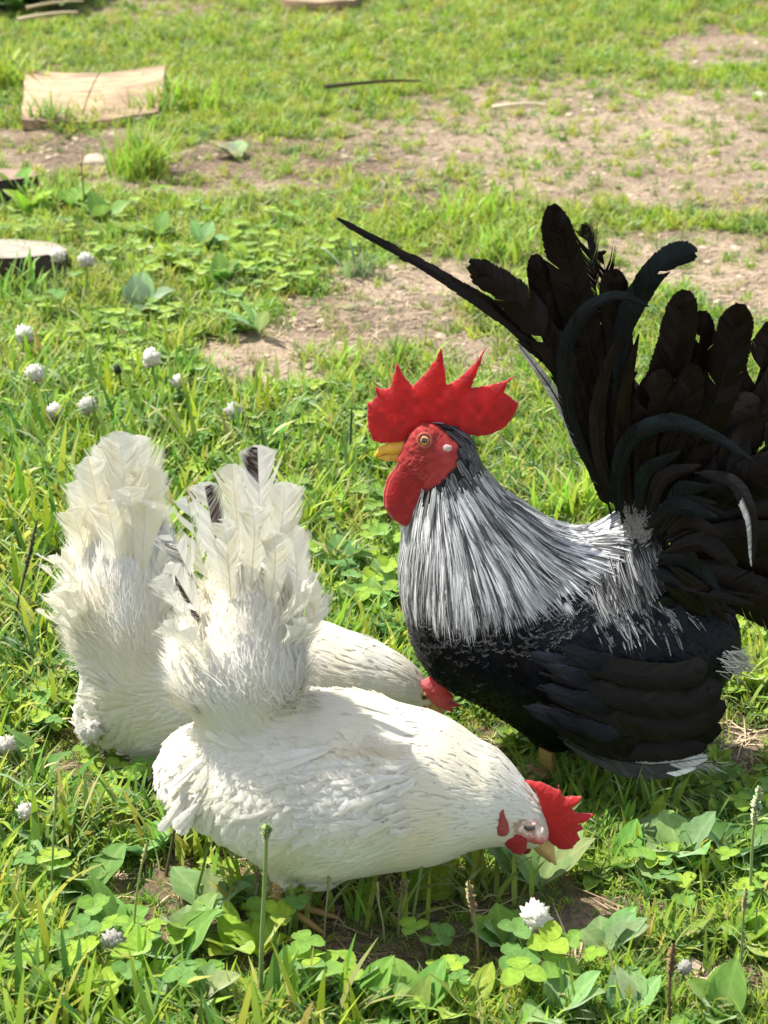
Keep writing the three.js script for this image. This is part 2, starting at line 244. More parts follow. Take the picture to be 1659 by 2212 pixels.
  // a small feather that lies on the skin along f
  plume(s, p, n, f, L, W, lift, col, o = {}) {
    const side = n.clone().cross(f).normalize(), T = o.rows ?? 4, prof = o.prof ?? [0.45, 0.95, 1, 0.72], cols = o.cols ?? 1, ids = [], nAll = n, bend = rr(-1, 1) * (o.bend ?? 0.12);
    for (let j = 0; j < T; j++) {
      const t = j / (T - 1) * 0.86, q = p.clone().addScaledVector(f, L * t).addScaledVector(side, bend * L * t * t), d = this.field(q.x, q.y, q.z), want = 0.0006 + lift * L * t * t + (o.off ?? 0); q.addScaledVector(nAll, clamp(want - d, -0.012, 0.02));
      const row = []; for (let i = -cols; i <= cols; i++) { const a = i / cols; row.push(s.v(q.clone().addScaledVector(side, a * W * 0.5 * prof[j]).addScaledVector(n, -Math.abs(a) * W * (o.camber ?? 0.1)), n.clone().addScaledVector(side, a * 0.35).addScaledVector(f, (o.tip ?? 0.15) * t).normalize(), col(t, a), a, t)); }
      ids.push(row);
    }
    for (let j = 0; j < T - 1; j++) for (let i = 0; i < 2 * cols; i++) { s.t(ids[j][i], ids[j][i + 1], ids[j + 1][i]); s.t(ids[j][i + 1], ids[j + 1][i + 1], ids[j + 1][i]); }
    const tipN = o.tips ?? 3, last = ids[T - 1], q = p.clone().addScaledVector(f, L).addScaledVector(side, bend * L); const d = this.field(q.x, q.y, q.z); q.addScaledVector(nAll, clamp(0.0006 + lift * L + (o.off ?? 0) - d, -0.012, 0.02));
    for (let i = 0; i < tipN; i++) { const a = tipN > 1 ? i / (tipN - 1) * 2 - 1 : 0, x = s.v(q.clone().addScaledVector(side, a * W * 0.42 * prof[T - 1]).addScaledVector(f, -L * 0.16 * a * a + L * rr(-0.07, 0.05)), n.clone().addScaledVector(side, a * 0.3).normalize(), col(1, a)); const m = clamp(Math.round((a + 1) * cols), 0, 2 * cols - 1); s.t(last[m], last[m + 1], x); if (i && i < tipN - 1 && m > 0) s.t(last[m - 1], last[m], x); }
  }
  strand(s, p, dir, n, L, w, curl, c) {
    const side = dir.clone().cross(n).normalize(), up = n, q0 = p, q1 = p.clone().addScaledVector(dir, L * 0.5).addScaledVector(side, curl * L * 0.2), q2 = p.clone().addScaledVector(dir, L * 0.95).addScaledVector(side, curl * L * 0.6).addScaledVector(up, -Math.abs(curl) * L * 0.2);
    const a = s.v(q0.clone().addScaledVector(side, w), n, c), b = s.v(q0.clone().addScaledVector(side, -w), n, c), e = s.v(q1.clone().addScaledVector(side, w * 0.8), n, c), g = s.v(q1.clone().addScaledVector(side, -w * 0.8), n, c), h = s.v(q2, n, c);
    s.t(a, b, e); s.t(b, g, e); s.t(e, g, h);
  }
  // a long feather: shaft with barbs laid side by side; pts are local points from root to tip
  quill(name, pts, half, face, o = {}) {
    const c = new THREE.CatmullRomCurve3(pts), len = c.getLength(), s = new Soup(), hw = half * this.k, nb = Math.round(clamp(len / (o.pitch ?? 0.0011), 24, 190)), col0 = o.col, camber = o.camber ?? 0.18;
    const wAt = o.width ?? ((t) => Math.min(1, 0.35 + t * 1.6) * Math.sqrt(Math.max(0, 1 - Math.pow(clamp((t - 0.6) / 0.4, 0, 1), 2.2))));
    const frame = (t) => { const p = c.getPoint(t), T = c.getTangent(t), N = face.clone().addScaledVector(T, -face.dot(T)).normalize(); if (o.twist) N.applyAxisAngle(T, o.twist * t); return { p, T, N, S: N.clone().cross(T).normalize() }; };
    for (const sd of [-1, 1]) {
      let off = 0, len_ = 1, left = 0, gap = false, tone = 1, tilt = 0;
      for (let i = 0; i < nb; i++) {
        const t = 0.03 + 0.965 * (i + rr(-0.3, 0.3)) / nb; if (t < (o.bareBase ?? 0.05)) continue;
        if (left-- <= 0) { left = Math.floor(rr(3, 11)); off = gauss() * (o.split ?? 0.1); len_ = rr(1 - (o.rag ?? 0.12), 1); gap = rnd() < (o.gaps ?? 0.02); tone = 1 + gauss() * (o.vary ?? 0.05); tilt = gauss() * 0.16; }
        if (gap) continue;
        const { p, T, N, S } = frame(clamp(t, 0, 1)), w = hw * wAt(t) * len_ * rr(0.94, 1.03) * ((o.asym ?? 0) * sd + 1), sw = ((o.sweep ?? 0.75) + off + 0.5 * Math.pow(t, 6)) * Math.min(1, (1 - t) * len / (hw * 2.2)), wb = len / nb * (o.fill ?? 0.85);
        const at = (q) => p.clone().addScaledVector(S, sd * w * q * (1 - 0.12 * q)).addScaledVector(T, Math.max(w, hw * 0.35) * sw * q * (0.7 + 0.4 * q)).addScaledVector(N, -camber * w * q * q + off * 0.1 * w * q);
        const tn = tone * (1 + gauss() * (o.vary ?? 0.05)), col = (...a) => col0(...a).map((x) => x * tn), nn = (q) => N.clone().addScaledVector(S, sd * q * camber * 1.6).addScaledVector(T, tilt + gauss() * 0.06).normalize(), q1 = at(0.52), q2 = at(1);
        const A = s.v(p.clone().addScaledVector(T, -wb), nn(0), col(t, 0, sd), 0, t), B = s.v(p.clone().addScaledVector(T, wb), nn(0), col(t, 0, sd), 0, t), C = s.v(q1.clone().addScaledVector(T, -wb * 0.95), nn(0.5), col(t, 0.5, sd), 0.5, t), D = s.v(q1.clone().addScaledVector(T, wb * 0.95), nn(0.5), col(t, 0.5, sd), 0.5, t), tw = o.tipw ?? 0.5, E = s.v(q2.clone().addScaledVector(T, -wb * tw), nn(1), col(t, 1, sd), 1, t), G = s.v(q2.clone().addScaledVector(T, wb * tw), nn(1), col(t, 1, sd), 1, t);
        s.t(A, B, C); s.t(B, D, C); s.t(C, D, E); s.t(D, G, E);
      }
    }
    const shaft = o.shaft ?? col0(0.4, 0, 1), ns = 10; let prev = null;
    for (let j = 0; j <= ns; j++) { const { p, N, S } = frame(j / ns), r = (o.shaftR ?? 0.0008) * (1 - 0.8 * j / ns), row = [s.v(p.clone().addScaledVector(S, -r).addScaledVector(N, 0.0002), N, shaft), s.v(p.clone().addScaledVector(N, r + 0.0003), N, shaft), s.v(p.clone().addScaledVector(S, r).addScaledVector(N, 0.0002), N, shaft)]; if (prev) for (let i = 0; i < 2; i++) { s.t(prev[i], prev[i + 1], row[i]); s.t(prev[i + 1], row[i + 1], row[i]); } prev = row; }
    return part(name, s.geo(), o.mat, o.parent ?? this.root);
  }
  // a fleshy lobe: the outline swollen to a cushion of the given half thickness
  lobe(name, outline, thick, round, mat, o = {}) {
    const q = outline.map(([u, v]) => { const p = this.P(u, v, o.dz ?? 0); return [p.x, p.y]; }), z0 = this.P(outline[0][0], outline[0][1], o.dz ?? 0).z, T = thick, w = round, xs = q.map((a) => a[0]), ys = q.map((a) => a[1]);
    const bend = o.bend ?? (() => 0), x0 = Math.min(...xs), y0 = Math.min(...ys), x1 = Math.max(...xs), y1 = Math.max(...ys);
    const f = (x, y, z) => { const zz = Math.abs(z - z0 - bend((x - x0) / (x1 - x0), (y - y0) / (y1 - y0))), d = polyDist(q, x, y) + (o.rough ? (noise2(x * 600, y * 600) - 0.5) * 0.0008 : 0); if (d > 0) return Math.hypot(d, zz); const e = 1 - Math.min(1, -d / w), th = (T * Math.sqrt(Math.max(0, 1 - e * e)) + (o.rough ? (noise2(x * 900 + 5, y * 900) - 0.5) * o.rough * Math.min(1, -d / w) : 0)); return Math.max((zz - th) * 0.8, d); };
    const pad = T + 0.003 + (o.reach ?? 0), g = surfaceNets(f, V(x0 - 0.002, y0 - 0.002, z0 - pad), V(x1 + 0.002, y1 + 0.002, z0 + pad), o.cell ?? 0.0008);
    if (mat.vertexColors) paint(g, (x, y, z) => o.col ? o.col(this.UV(x, y, z)) : [1, 1, 1]);
    return part(name, g, mat, o.parent ?? this.root);
  }
  blob(name, bones, soft, cell, mat, col) { const keep = [this.caps, this.field]; this.skeleton(bones, soft); const f = this.field, lo = V(1e3, 1e3, 1e3), hi = V(-1e3, -1e3, -1e3); for (const c of this.caps) for (const [p, r] of [[c.a, c.r0], [c.a.clone().add(V(c.bx, c.by, c.bz)), c.r1]]) { lo.min(p.clone().addScalar(-r - 0.004)); hi.max(p.clone().addScalar(r + 0.004)); } const g = surfaceNets(f, lo, hi, cell); [this.caps, this.field] = keep; if (mat.vertexColors) paint(g, (x, y, z) => col ? col(this.UV(x, y)) : [1, 1, 1]); return part(name, g, mat, this.root); }
  leg(hip, foot, dz, mat) {
    const y0 = 0.006, A = this.P(hip[0], hip[1], dz), G = this.P(foot[0], foot[1], dz), parts = []; G.y = y0 + 0.004;
    parts.push(stemGeo([A, A.clone().lerp(G, 0.5).add(V(-0.003, 0, 0)), G], 0.0062, 0.0045, [1, 1, 1], 7));
    for (const [a, l] of [[this.dir + 0.5, 0.03], [this.dir, 0.036], [this.dir - 0.5, 0.03], [this.dir + 2.9, 0.016]]) { const d = V(Math.cos(a), 0, Math.sin(a)); parts.push(stemGeo([G, G.clone().addScaledVector(d, l * 0.4).add(V(0, 0.0015, 0)), G.clone().addScaledVector(d, l * 0.8).add(V(0, -0.004, 0)), G.clone().addScaledVector(d, l).add(V(0, -0.007, 0))], 0.0036, 0.0012, [1, 1, 1], 6)); }
    return part('leg', mergeGeometries(parts), mat, this.root);
  }
}
const featherWhite = phys({ vertexColors: true, roughness: 1, transmission: 0.5, thickness: 0, side: THREE.DoubleSide, specularIntensity: 0.2 });
const whiteSkin = phys({ vertexColors: true, roughness: 1, transmission: 0.5, thickness: 0, specularIntensity: 0.2 });
const featherBlack = phys({ vertexColors: true, roughness: 0.34, side: THREE.DoubleSide, specularIntensity: 0.2 });
const featherSilver = phys({ vertexColors: true, roughness: 0.6, side: THREE.DoubleSide, specularIntensity: 0.5 });
const fleshMat = phys({ vertexColors: true, roughness: 0.98, transmission: 0.58, thickness: 0, specularIntensity: 0.6, clearcoat: 0.55, clearcoatRoughness: 0.32 });
const skinMat = phys({ vertexColors: true, roughness: 0.6, specularIntensity: 0.5 });
const hornMat = phys({ vertexColors: true, roughness: 0.4, specularIntensity: 0.6, clearcoat: 0.2, clearcoatRoughness: 0.3 });
const legMat = phys({ color: new THREE.Color(0.36, 0.22, 0.08), roughness: 0.6 });
const eyeMat = phys({ vertexColors: true, roughness: 0.08, clearcoat: 1, clearcoatRoughness: 0.03 });
// ---------------------------------------------------------------- the rooster
const cream = (x, y) => lin([[0.88, 0.83, 0.68], [0.89, 0.88, 0.85]], clamp(fbm(x * 38, y * 38, 3) * 1.6 - 0.2, 0, 1));
{
  const B = new Bird('rooster', 'black rooster with silver neck hackle, tall red comb and upright black tail', 'rooster', onGround(1230, 1652).z, [1230, 1652]);
  B.dir = Math.PI;
  lowSpots.push({ x: B.base.x + 0.01, z: B.base.z, rx: 0.14, rz: 0.07, k: 0.5 });
  B.skeleton([
    [[931, 958, 54], [962, 978, 50]], [[962, 978, 50], [968, 1035, 58], [985, 1110, 102], [1028, 1225, 155], [1064, 1335, 168], [1215, 1388, 198], [1340, 1400, 200], [1455, 1385, 140]],
    [[1085, 1170, 80], [1220, 1260, 110], [1345, 1210, 85], [1390, 1130, 55]], [[968, 1010, 30], [950, 1050, 24]], [[1200, 1510, 70, 0.02], [1195, 1575, 42, 0.025]], [[1250, 1500, 70, -0.03], [1255, 1570, 42, -0.03]],
  ], 0.013);
  B.flowField([[900, 1050, -0.05, 1], [870, 1200, 0, 1], [950, 1200, 0.05, 1], [1050, 1100, 0.45, 0.9], [1150, 1120, 0.75, 0.65], [1250, 1165, 0.85, 0.5], [1050, 1300, 0.1, 1], [1200, 1290, 0.45, 0.9], [900, 1400, 0.3, 0.95], [1000, 1500, 0.7, 0.7], [1150, 1500, 0.9, 0.4], [1300, 1450, 0.95, 0.3], [1400, 1300, 0.6, 0.8], [1450, 1450, 0.95, 0.25], [1500, 1350, 0.8, 0.5], [1010, 990, 0.3, 0.9], [1390, 1130, 0.1, -1], [940, 900, 1, 0.3], [985, 920, 0.8, 0.6], [1005, 985, 0.5, 0.9]]);
  const C8 = (a) => a.map(([x, y]) => [740.6 + 0.26455 * x, 713.2 + 0.26455 * y]);
  const face = C8([[440, 1060], [500, 930], [560, 830], [640, 755], [760, 770], [860, 850], [930, 920], [945, 1010], [915, 1110], [840, 1210], [715, 1310], [640, 1290], [480, 1180]]);
  const faceCol = (q) => { const n = fbm(q[0] * 0.16, q[1] * 0.16, 3), m = fbm(q[0] * 0.5, q[1] * 0.5, 2); return lin([[0.22, 0.012, 0.014], [0.44, 0.06, 0.052]], clamp(n * 0.8 + m * 0.7 - 0.3, 0, 1)); };
  const black = [0.0045, 0.0045, 0.0055];
  B.body(0.0032, (q, z) => { if (inPoly(face, q[0], q[1])) return faceCol(q); return [0.006, 0.006, 0.007]; }, skinMat);
  // cape edge by survey mark
  const edge = (u) => { const t = [[850, 1300], [950, 1330], [1050, 1335], [1150, 1315], [1250, 1255], [1330, 1185], [1500, 1000]]; for (let i = 0; i < t.length - 1; i++) if (u < t[i + 1][0]) return lerp(t[i][1], t[i + 1][1], clamp((u - t[i][0]) / (t[i + 1][0] - t[i][0]), 0, 1)); return 0; };
  const hack = new Soup(), bodyF = new Soup(), head = new Soup(), sad = new Soup(), k = B.k;
  const order = []; B.scatter(34000, (p, n, q) => order.push([p, n, q]));
  for (const [p, n, q] of order) {
    const [u, v] = q; if (inPoly(face, u, v) || Math.hypot(u - 917, v - 951) < 34) continue;
    const f = B.flow(p, n), e = edge(u) + (fbm(u * 0.05, v * 0.05, 2) - 0.5) * 90 * (u < 1200 ? 1 : 0.3);
    if (v < 1050 && u < 1060 && Math.hypot(u - 945, v - 965) < 100) { if (rnd() < 0.7) continue; const g = rr(0.02, 0.3); B.plume(head, p, n, f, rr(26, 40) * k, rr(7, 11) * k, 0.05, (t, a) => Math.abs(a) > 0.5 ? [g, g, g * 1.05] : [0.03, 0.03, 0.035], { tips: 1 }); continue; }
    if (v < e - 30) {
      const dist = Math.hypot(u - 965, v - 985), ang = Math.atan2(v - 985, u - 965), L0 = clamp(dist * 0.62 + 28, 44, 170) * rr(0.7, 1.1), Lm = (e + rr(-10, 45) - v) * 1.1, L1 = Math.min(L0, Lm), sk = noise2(ang * 75 + 3, dist * 0.008) + 0.5 * (noise2(ang * 110, dist * 0.02 + 9) - 0.5), dk = sk < 0.42, w0 = rr(0.34, 0.74), ww = dk ? rr(0.03, 0.16) : w0, drk = rr(0.012, 0.05), cw = dk || rnd() < 0.5 ? 0 : rr(0.1, 0.4);
      const L = L1; if (L < 34) continue;
      B.plume(hack, p, n, f, L * k, rr(3, 6) * k, rr(0.005, 0.05), (t, a) => Math.abs(a) < cw && t > 0.05 ? [drk, drk, drk * 1.15] : [ww * 0.98, ww * 0.99, ww * 1.02], { rows: 7, cols: cw ? 2 : 1, prof: [0.5, 0.9, 1, 1, 0.8, 0.5, 0.22], tips: 1, camber: 0.06, bend: 0.07 });
    } else if (u > 1255 && u < 1450 && v > 1150 && v < 1300) {
      const ww = rr(0.2, 0.55), cw = rr(0.2, 1.1); if (rnd() < 0.65) continue;
      const ff = B.P(1330, 1300).sub(B.P(1300, 1190)).normalize(); ff.addScaledVector(n, -ff.dot(n)).normalize();
      B.plume(sad, p, n, ff, rr(70, 150) * k, rr(3.5, 7) * k, rr(0.01, 0.06), (t, a) => Math.abs(a) < cw || t < 0.25 ? [0.018, 0.018, 0.02] : [ww, ww, ww], { rows: 6, cols: 2, prof: [0.7, 1, 1, 0.9, 0.7, 0.4], tips: 1, camber: 0.05, bend: 0.18 });
    } else {
      if (rnd() < 0.76) continue;
      const lace = v < e + 75 && u < 1260 ? rr(0, 0.34) * (1 - (v - e + 30) / 130) : (u < 1010 && rnd() < 0.35 ? rr(0.03, 0.14) : 0), b = rr(0.6, 1.4), blue = rnd() < 0.5 ? [0.004, 0.0055, 0.009] : black;
      B.plume(bodyF, p, n, f, rr(40, 62) * k, rr(28, 42) * k, rr(0.01, 0.08), (t, a) => (Math.abs(a) > 0.8 || t > 0.9) && lace > 0.05 ? [lace, lace, lace * 1.02] : blue.map((c) => c * b), { rows: 4, cols: 2, tips: 5, camber: 0.12 });
    }
  }
  part('hackle_plumage', hack.geo(), featherSilver, B.root, 'stuff');
  part('body_plumage', bodyF.geo(), featherBlack, B.root, 'stuff');
  part('head_plumage', head.geo(), featherSilver, B.root, 'stuff');
  part('saddle_plumage', sad.geo(), featherSilver, B.root, 'stuff');
  // head furniture
  const red = (q) => { const n = fbm(q[0] * 0.06, q[1] * 0.06, 4), p = fbm(q[0] * 0.35 + 9, q[1] * 0.35, 2); return lin([lin([[0.42, 0.006, 0.012], [0.7, 0.014, 0.016]], clamp(n * 1.6 - 0.3, 0, 1)), [0.78, 0.09, 0.08]], clamp((n - 0.62) * 1.2, 0, 0.2)); };
  const comb = C8([[300, 925], [240, 900], [205, 800], [195, 690], [205, 620], [190, 585], [235, 580], [272, 530], [258, 435], [305, 470], [385, 465], [410, 360], [440, 240], [490, 350], [570, 440], [680, 330], [750, 230], [803, 105], [830, 280], [850, 440], [960, 370], [1070, 270], [1170, 135], [1105, 320], [1045, 470], [1180, 450], [1300, 425], [1400, 378], [1345, 440], [1320, 510], [1370, 550], [1440, 600], [1400, 700], [1330, 790], [1220, 850], [1100, 868], [1000, 840], [920, 790], [860, 830], [760, 850], [640, 850], [540, 890], [430, 915]]);
  B.lobe('comb', comb, 0.0044, 0.014, fleshMat, { cell: 0.0007, col: red, rough: 0.00032, bend: (x, y) => 0.004 * Math.sin(x * 3.3 + 0.5) * y, reach: 0.005 });
  for (const sd of [1, -1]) B.lobe('face_skin', face, 0.0085, 0.016, skinMat, { dz: 0.0085 * sd, cell: 0.0009, col: faceCol, rough: 0.0026 });
  const wat = C8([[480, 1020], [455, 1120], [380, 1220], [345, 1350], [350, 1450], [400, 1540], [500, 1592], [580, 1570], [660, 1470], [700, 1300], [700, 1180], [650, 1090], [560, 1040]]);
  B.lobe('wattle', wat, 0.0038, 0.008, fleshMat, { dz: 0.011, cell: 0.0008, col: (q) => red(q).map((c) => c * 0.85), rough: 0.0008, bend: (x, y) => 0.006 * (1 - y) * (x - 0.2), reach: 0.006 });
  B.lobe('wattle', wat.map(([u, v]) => [u - 5, v - 4]), 0.0038, 0.008, fleshMat, { dz: -0.011, cell: 0.001, col: (q) => red(q).map((c) => c * 0.85) });
  for (const sd of [1, -1]) {
    const d = 0.0178 * sd;
    B.lobe('ear_lobe', C8([[765, 1000], [795, 955], [850, 930], [897, 945], [893, 985], [845, 1018], [795, 1022]]), 0.0017, 0.004, skinMat, { dz: d - 0.0024 * sd, cell: 0.0006, rough: 0.0004, col: (q) => lin([[0.36, 0.24, 0.22], [0.56, 0.46, 0.44]], fbm(q[0] * 0.3, q[1] * 0.3)) });
    const ez = 0.0152 * sd, g = new THREE.SphereGeometry(0.0041, 24, 18); g.rotateX(Math.PI / 2 * sd); if (sd > 0) g.rotateX(-0.35).rotateY(-0.1);
    const yy = V(0, 0, 1).applyAxisAngle(V(1, 0, 0), sd > 0 ? -0.35 : 0).multiplyScalar(sd);
    paint(g, (x, y, z) => { const c = (x * yy.x + y * yy.y + z * yy.z) / 0.0041; return c > 0.9 ? [0.008, 0.006, 0.005] : c > 0.74 ? [0.5, 0.25, 0.06] : [0.06, 0.03, 0.02]; });
    const eye = part('eye', g, eyeMat, B.root); eye.position.copy(B.P(917, 951, ez));
    const lid = new THREE.TorusGeometry(0.0041, 0.0013, 8, 26); paint(lid, () => [0.3, 0.07, 0.05]); const l = part('eyelid', lid, skinMat, eye); l.position.copy(yy).multiplyScalar(0.0018); l.rotation.x = sd > 0 ? -0.35 : 0;
  }
  const yel = (q) => lin([[0.62, 0.32, 0.03], [0.74, 0.46, 0.05]], fbm(q[0] * 0.1, q[1] * 0.3));
  B.blob('upper_beak', [[[872, 966, 15], [846, 967, 12.5], [824, 973, 7.5], [809, 986, 2.8]]], 0.002, 0.0007, hornMat, yel);
  B.blob('lower_beak', [[[868, 985, 12], [838, 987, 8], [819, 988, 3.5]]], 0.002, 0.0007, hornMat, (q) => yel(q).map((c) => c * 0.9));
  B.leg([1195, 1570], [1188, 1652], 0.028, legMat); B.leg([1255, 1565], [1268, 1645], -0.03, legMat);
  // tail and wing feathers, each one a part: [points u,v..., half width, dz at root, dz at tip]
  const tailCol = (w = 0, bro = 1) => { const g = rr(0.7, 1.3); return (t, q, s) => { const m = w && q > 0.55 ? w : 0; return m ? [m, m, m] : [0.0085 * g * bro, 0.0058 * g, 0.0046 * g]; }; };
  const green = () => { const g = rr(0.8, 1.3); return () => [0.005 * g, 0.0085 * g, 0.0095 * g]; };
  const Q = (list, half, z0, z1, o = {}) => { const n = list.length; return B.quill('tail_feather', list.map(([u, v], i) => B.P(u, v, lerp(z0, z1, i / (n - 1)))), half * 1.1, V(o.nx ?? gauss() * 0.3, o.ny ?? 0.25 + gauss() * 0.2, 1).normalize(), { col: o.col ?? tailCol(), mat: featherBlack, vary: 0.32, rag: 0.05, gaps: 0.008, tipw: 0.95, ...o, split: Math.min(o.split ?? 0.05, o.gaps > 0.2 ? 1 : 0.09), shaft: [0.014, 0.01, 0.008] }); };
  const long = (t) => Math.min(1, 0.3 + t * 1.5) * Math.pow(clamp(1 - t, 0, 1), 0.62);
  Q([[1290, 1020], [1235, 840], [1150, 745], [1060, 665], [960, 600], [850, 538], [725, 470]], 24, 0.0, 0.01, { width: (t) => Math.min(1, 0.5 + t) * Math.pow(1 - t, 0.45), split: 0.2, gaps: 0.05, sweep: 1.5, rag: 0.3, twist: 0.3 });
  Q([[1310, 1060], [1250, 870], [1195, 755], [1110, 640], [1010, 565]], 38, 0.006, 0.012, { split: 0.22, gaps: 0.04, rag: 0.2 });
  Q([[1320, 1060], [1245, 850], [1190, 690], [1154, 548]], 30, -0.008, -0.006, {});
  Q([[1340, 1040], [1285, 800], [1240, 620], [1192, 440]], 40, 0.0, 0.004, { asym: 0.1, split: 0.08, rag: 0.06 });
  Q([[1360, 1020], [1320, 800], [1290, 640], [1262, 480]], 38, -0.006, -0.012, { gaps: 0.3, split: 0.4, rag: 0.4, fill: 0.5, tipw: 0.15, sweep: 1.9, pitch: 0.0007 });
  Q([[1370, 1020], [1340, 800], [1320, 660], [1300, 540]], 36, -0.01, -0.016, { gaps: 0.3, split: 0.4, rag: 0.4, fill: 0.5, tipw: 0.15, sweep: 1.9, pitch: 0.0007 });
  Q([[1370, 1040], [1345, 860], [1330, 700], [1325, 580]], 34, -0.002, 0.0, { gaps: 0.1, split: 0.2 });
  Q([[1345, 900], [1345, 740], [1385, 640], [1440, 570], [1508, 543]], 27, 0.01, 0.012, { asym: 0.15, split: 0.06, col: green() });
  Q([[1390, 1060], [1410, 900], [1455, 760], [1482, 625]], 40, 0.0, 0.002, { split: 0.1 });
  Q([[1400, 1080], [1460, 930], [1500, 800], [1520, 670]], 36, -0.01, -0.014, { split: 0.2, gaps: 0.08 });
  Q([[1410, 1100], [1510, 950], [1570, 790], [1600, 655]], 42, 0.004, 0.006, { split: 0.12 });
  Q([[1420, 1120], [1540, 980], [1620, 860], [1672, 690]], 40, -0.006, -0.01, { split: 0.3, gaps: 0.1 });
  Q([[1420, 1130], [1560, 1010], [1640, 900], [1720, 740]], 38, 0.0, 0.0, { split: 0.4, gaps: 0.12 });
  Q([[1420, 1140], [1560, 1040], [1680, 940], [1760, 850]], 40, 0.004, 0.008, { split: 0.3, gaps: 0.1 });
  Q([[1430, 1150], [1560, 1090], [1680, 1040], [1770, 1010]], 42, 0.0, 0.006, { split: 0.2 });
  Q([[1400, 1080], [1440, 980], [1480, 880], [1500, 785]], 30, 0.014, 0.02, { split: 0.1 });
  for (let i = 0; i < 9; i++) { const a = i / 8, tx = lerp(1235, 1640, a) + gauss() * 14, ty = lerp(760, 860, a) + gauss() * 40; Q([[lerp(1320, 1420, a), 1110], [lerp(1280, 1480, a), 960], [lerp(1245, 1560, a), lerp(820, 900, a)], [tx, ty]], rr(30, 42), rr(-0.012, 0.012), rr(-0.02, 0.016), { split: 0.15 }); }
  // curved sickles and coverts on the near side
  Q([[1330, 1080], [1262, 980], [1222, 860], [1225, 745], [1270, 668], [1335, 640], [1402, 662]], 25, 0.014, 0.03, { width: long, col: green(), sweep: 1.3, split: 0.03, gaps: 0, rag: 0.04, camber: 0.26 });
  Q([[1345, 1130], [1335, 1040], [1362, 955], [1445, 915], [1545, 945], [1634, 1002]], 30, 0.022, 0.04, { width: long, col: green(), sweep: 1.2, split: 0.03, gaps: 0, rag: 0.04, camber: 0.26 });
  Q([[1350, 1120], [1300, 1010], [1290, 900], [1310, 800], [1345, 715]], 26, 0.02, 0.026, { width: long, split: 0.08 });
  Q([[1365, 1110], [1345, 980], [1350, 860], [1380, 720]], 26, 0.018, 0.024, { width: long, split: 0.08 });
  Q([[1380, 1120], [1390, 1000], [1400, 880], [1440, 800]], 28, 0.016, 0.022, { split: 0.1 });
  for (let i = 0; i < 14; i++) { const a = i / 13, L = rr(110, 210), ang = lerp(-0.9, 0.85, a) + gauss() * 0.12, u0 = lerp(1370, 1440, rnd()), v0 = lerp(1110, 1230, a) + gauss() * 10; Q([[u0, v0], [u0 + Math.cos(ang - 0.35) * L * 0.5, v0 + Math.sin(ang - 0.35) * L * 0.5], [u0 + Math.cos(ang) * L, v0 + Math.sin(ang) * L + 15]], rr(24, 36), rr(0.02, 0.036), rr(0.02, 0.045), { width: long, col: rnd() < 0.4 ? green() : tailCol(), split: 0.2 }); }
  for (let i = 0; i < 12; i++) { const a = i / 11, u0 = rr(1400, 1470), v0 = rr(1220, 1300), tx = lerp(1450, 1648, a), ty = lerp(1420, 1290, a) + gauss() * 18; Q([[u0, v0], [lerp(u0, tx, 0.5), lerp(v0, ty, 0.4)], [tx, ty]], rr(20, 32), rr(0.015, 0.04), rr(0.01, 0.045), { width: long, col: rnd() < 0.5 ? green() : tailCol(), split: 0.25, gaps: 0.05 }); }
  for (let i = 0; i < 12; i++) { const a = i / 11, v1 = lerp(1010, 1330, a); Q([[1430, lerp(1130, 1250, a)], [1540, lerp(1070, 1270, a)], [1680, v1 + gauss() * 15], [1760, v1 + lerp(20, 60, a)]], rr(30, 42), rr(-0.01, 0.02), rr(-0.01, 0.03), { split: 0.2 }); }
  Q([[1500, 1020], [1580, 1040], [1620, 1110], [1625, 1225]], 24, 0.02, 0.035, { width: (t) => Math.min(1, 0.3 + t * 1.4) * Math.pow(1 - t, 0.5), col: (t, q, s) => q > 0.4 && s < 0 && t > 0.5 ? [0.4, 0.4, 0.4] : [0.014, 0.013, 0.013] });
  // the pale feather along the tail's front edge and the pale down at its root and below it
  Q([[1262, 985], [1225, 900], [1180, 825], [1118, 742]], 15, -0.014, -0.012, { width: (t) => Math.pow(1 - t, 0.4), col: () => [0.62, 0.61, 0.57], mat: featherSilver, shaft: [0.6, 0.58, 0.52] });
  Q([[1275, 1010], [1250, 930], [1215, 850]], 10, -0.01, -0.01, { col: () => [0.5, 0.48, 0.44], mat: featherSilver, shaft: [0.5, 0.48, 0.42] });
  const down = new Soup();
  for (let i = 0; i < 1100; i++) { if ((i > 640 && i < 900) || i > 960) continue; const a = gauss(), b = gauss(), at = i < 520 ? [1374 + a * 22, 1140 + b * 34] : i < 900 ? [1572 + a * 34, 1425 + b * 26] : [1480 + a * 70, 1650 + b * 8], q = B.skin(at[0], at[1], 0.004), p = q.hit ? q.p : B.P(at[0], at[1], 0.03), d = i < 520 ? V(gauss() * 0.8, 0.3 + rnd(), gauss() * 0.5 + 0.2) : V(0.7 + rnd() * 0.6, -0.3 + gauss() * 0.6, gauss() * 0.6 + 0.2), c = i < 520 ? rr(0.12, 0.36) : rr(0.15, 0.6); B.strand(down, p, d.normalize(), V(0, 0.4, 1).normalize(), (i < 520 ? rr(10, 26) : rr(20, 52)) * k, 0.00034, gauss() * 0.6, [c, c * 0.95, c * 0.85]); }
  part('pale_down', down.geo(), featherSilver, B.root, 'stuff');
  const W = (list, half, off, o = {}) => B.quill('wing_feather', list.map(([u, v], i) => { const q = B.skin(u, v, off); return q.hit && i < list.length - 1 ? q.p : B.P(u, v, 0.048 + off); }), half, V(0.05, 0.45, 1).normalize(), { mat: featherBlack, col: tailCol(0, 0.8), shaft: [0.008, 0.008, 0.008], sweep: 1.1, split: 0.06, gaps: 0.005, vary: 0.28, rag: 0.05, tipw: 0.95, ...o });
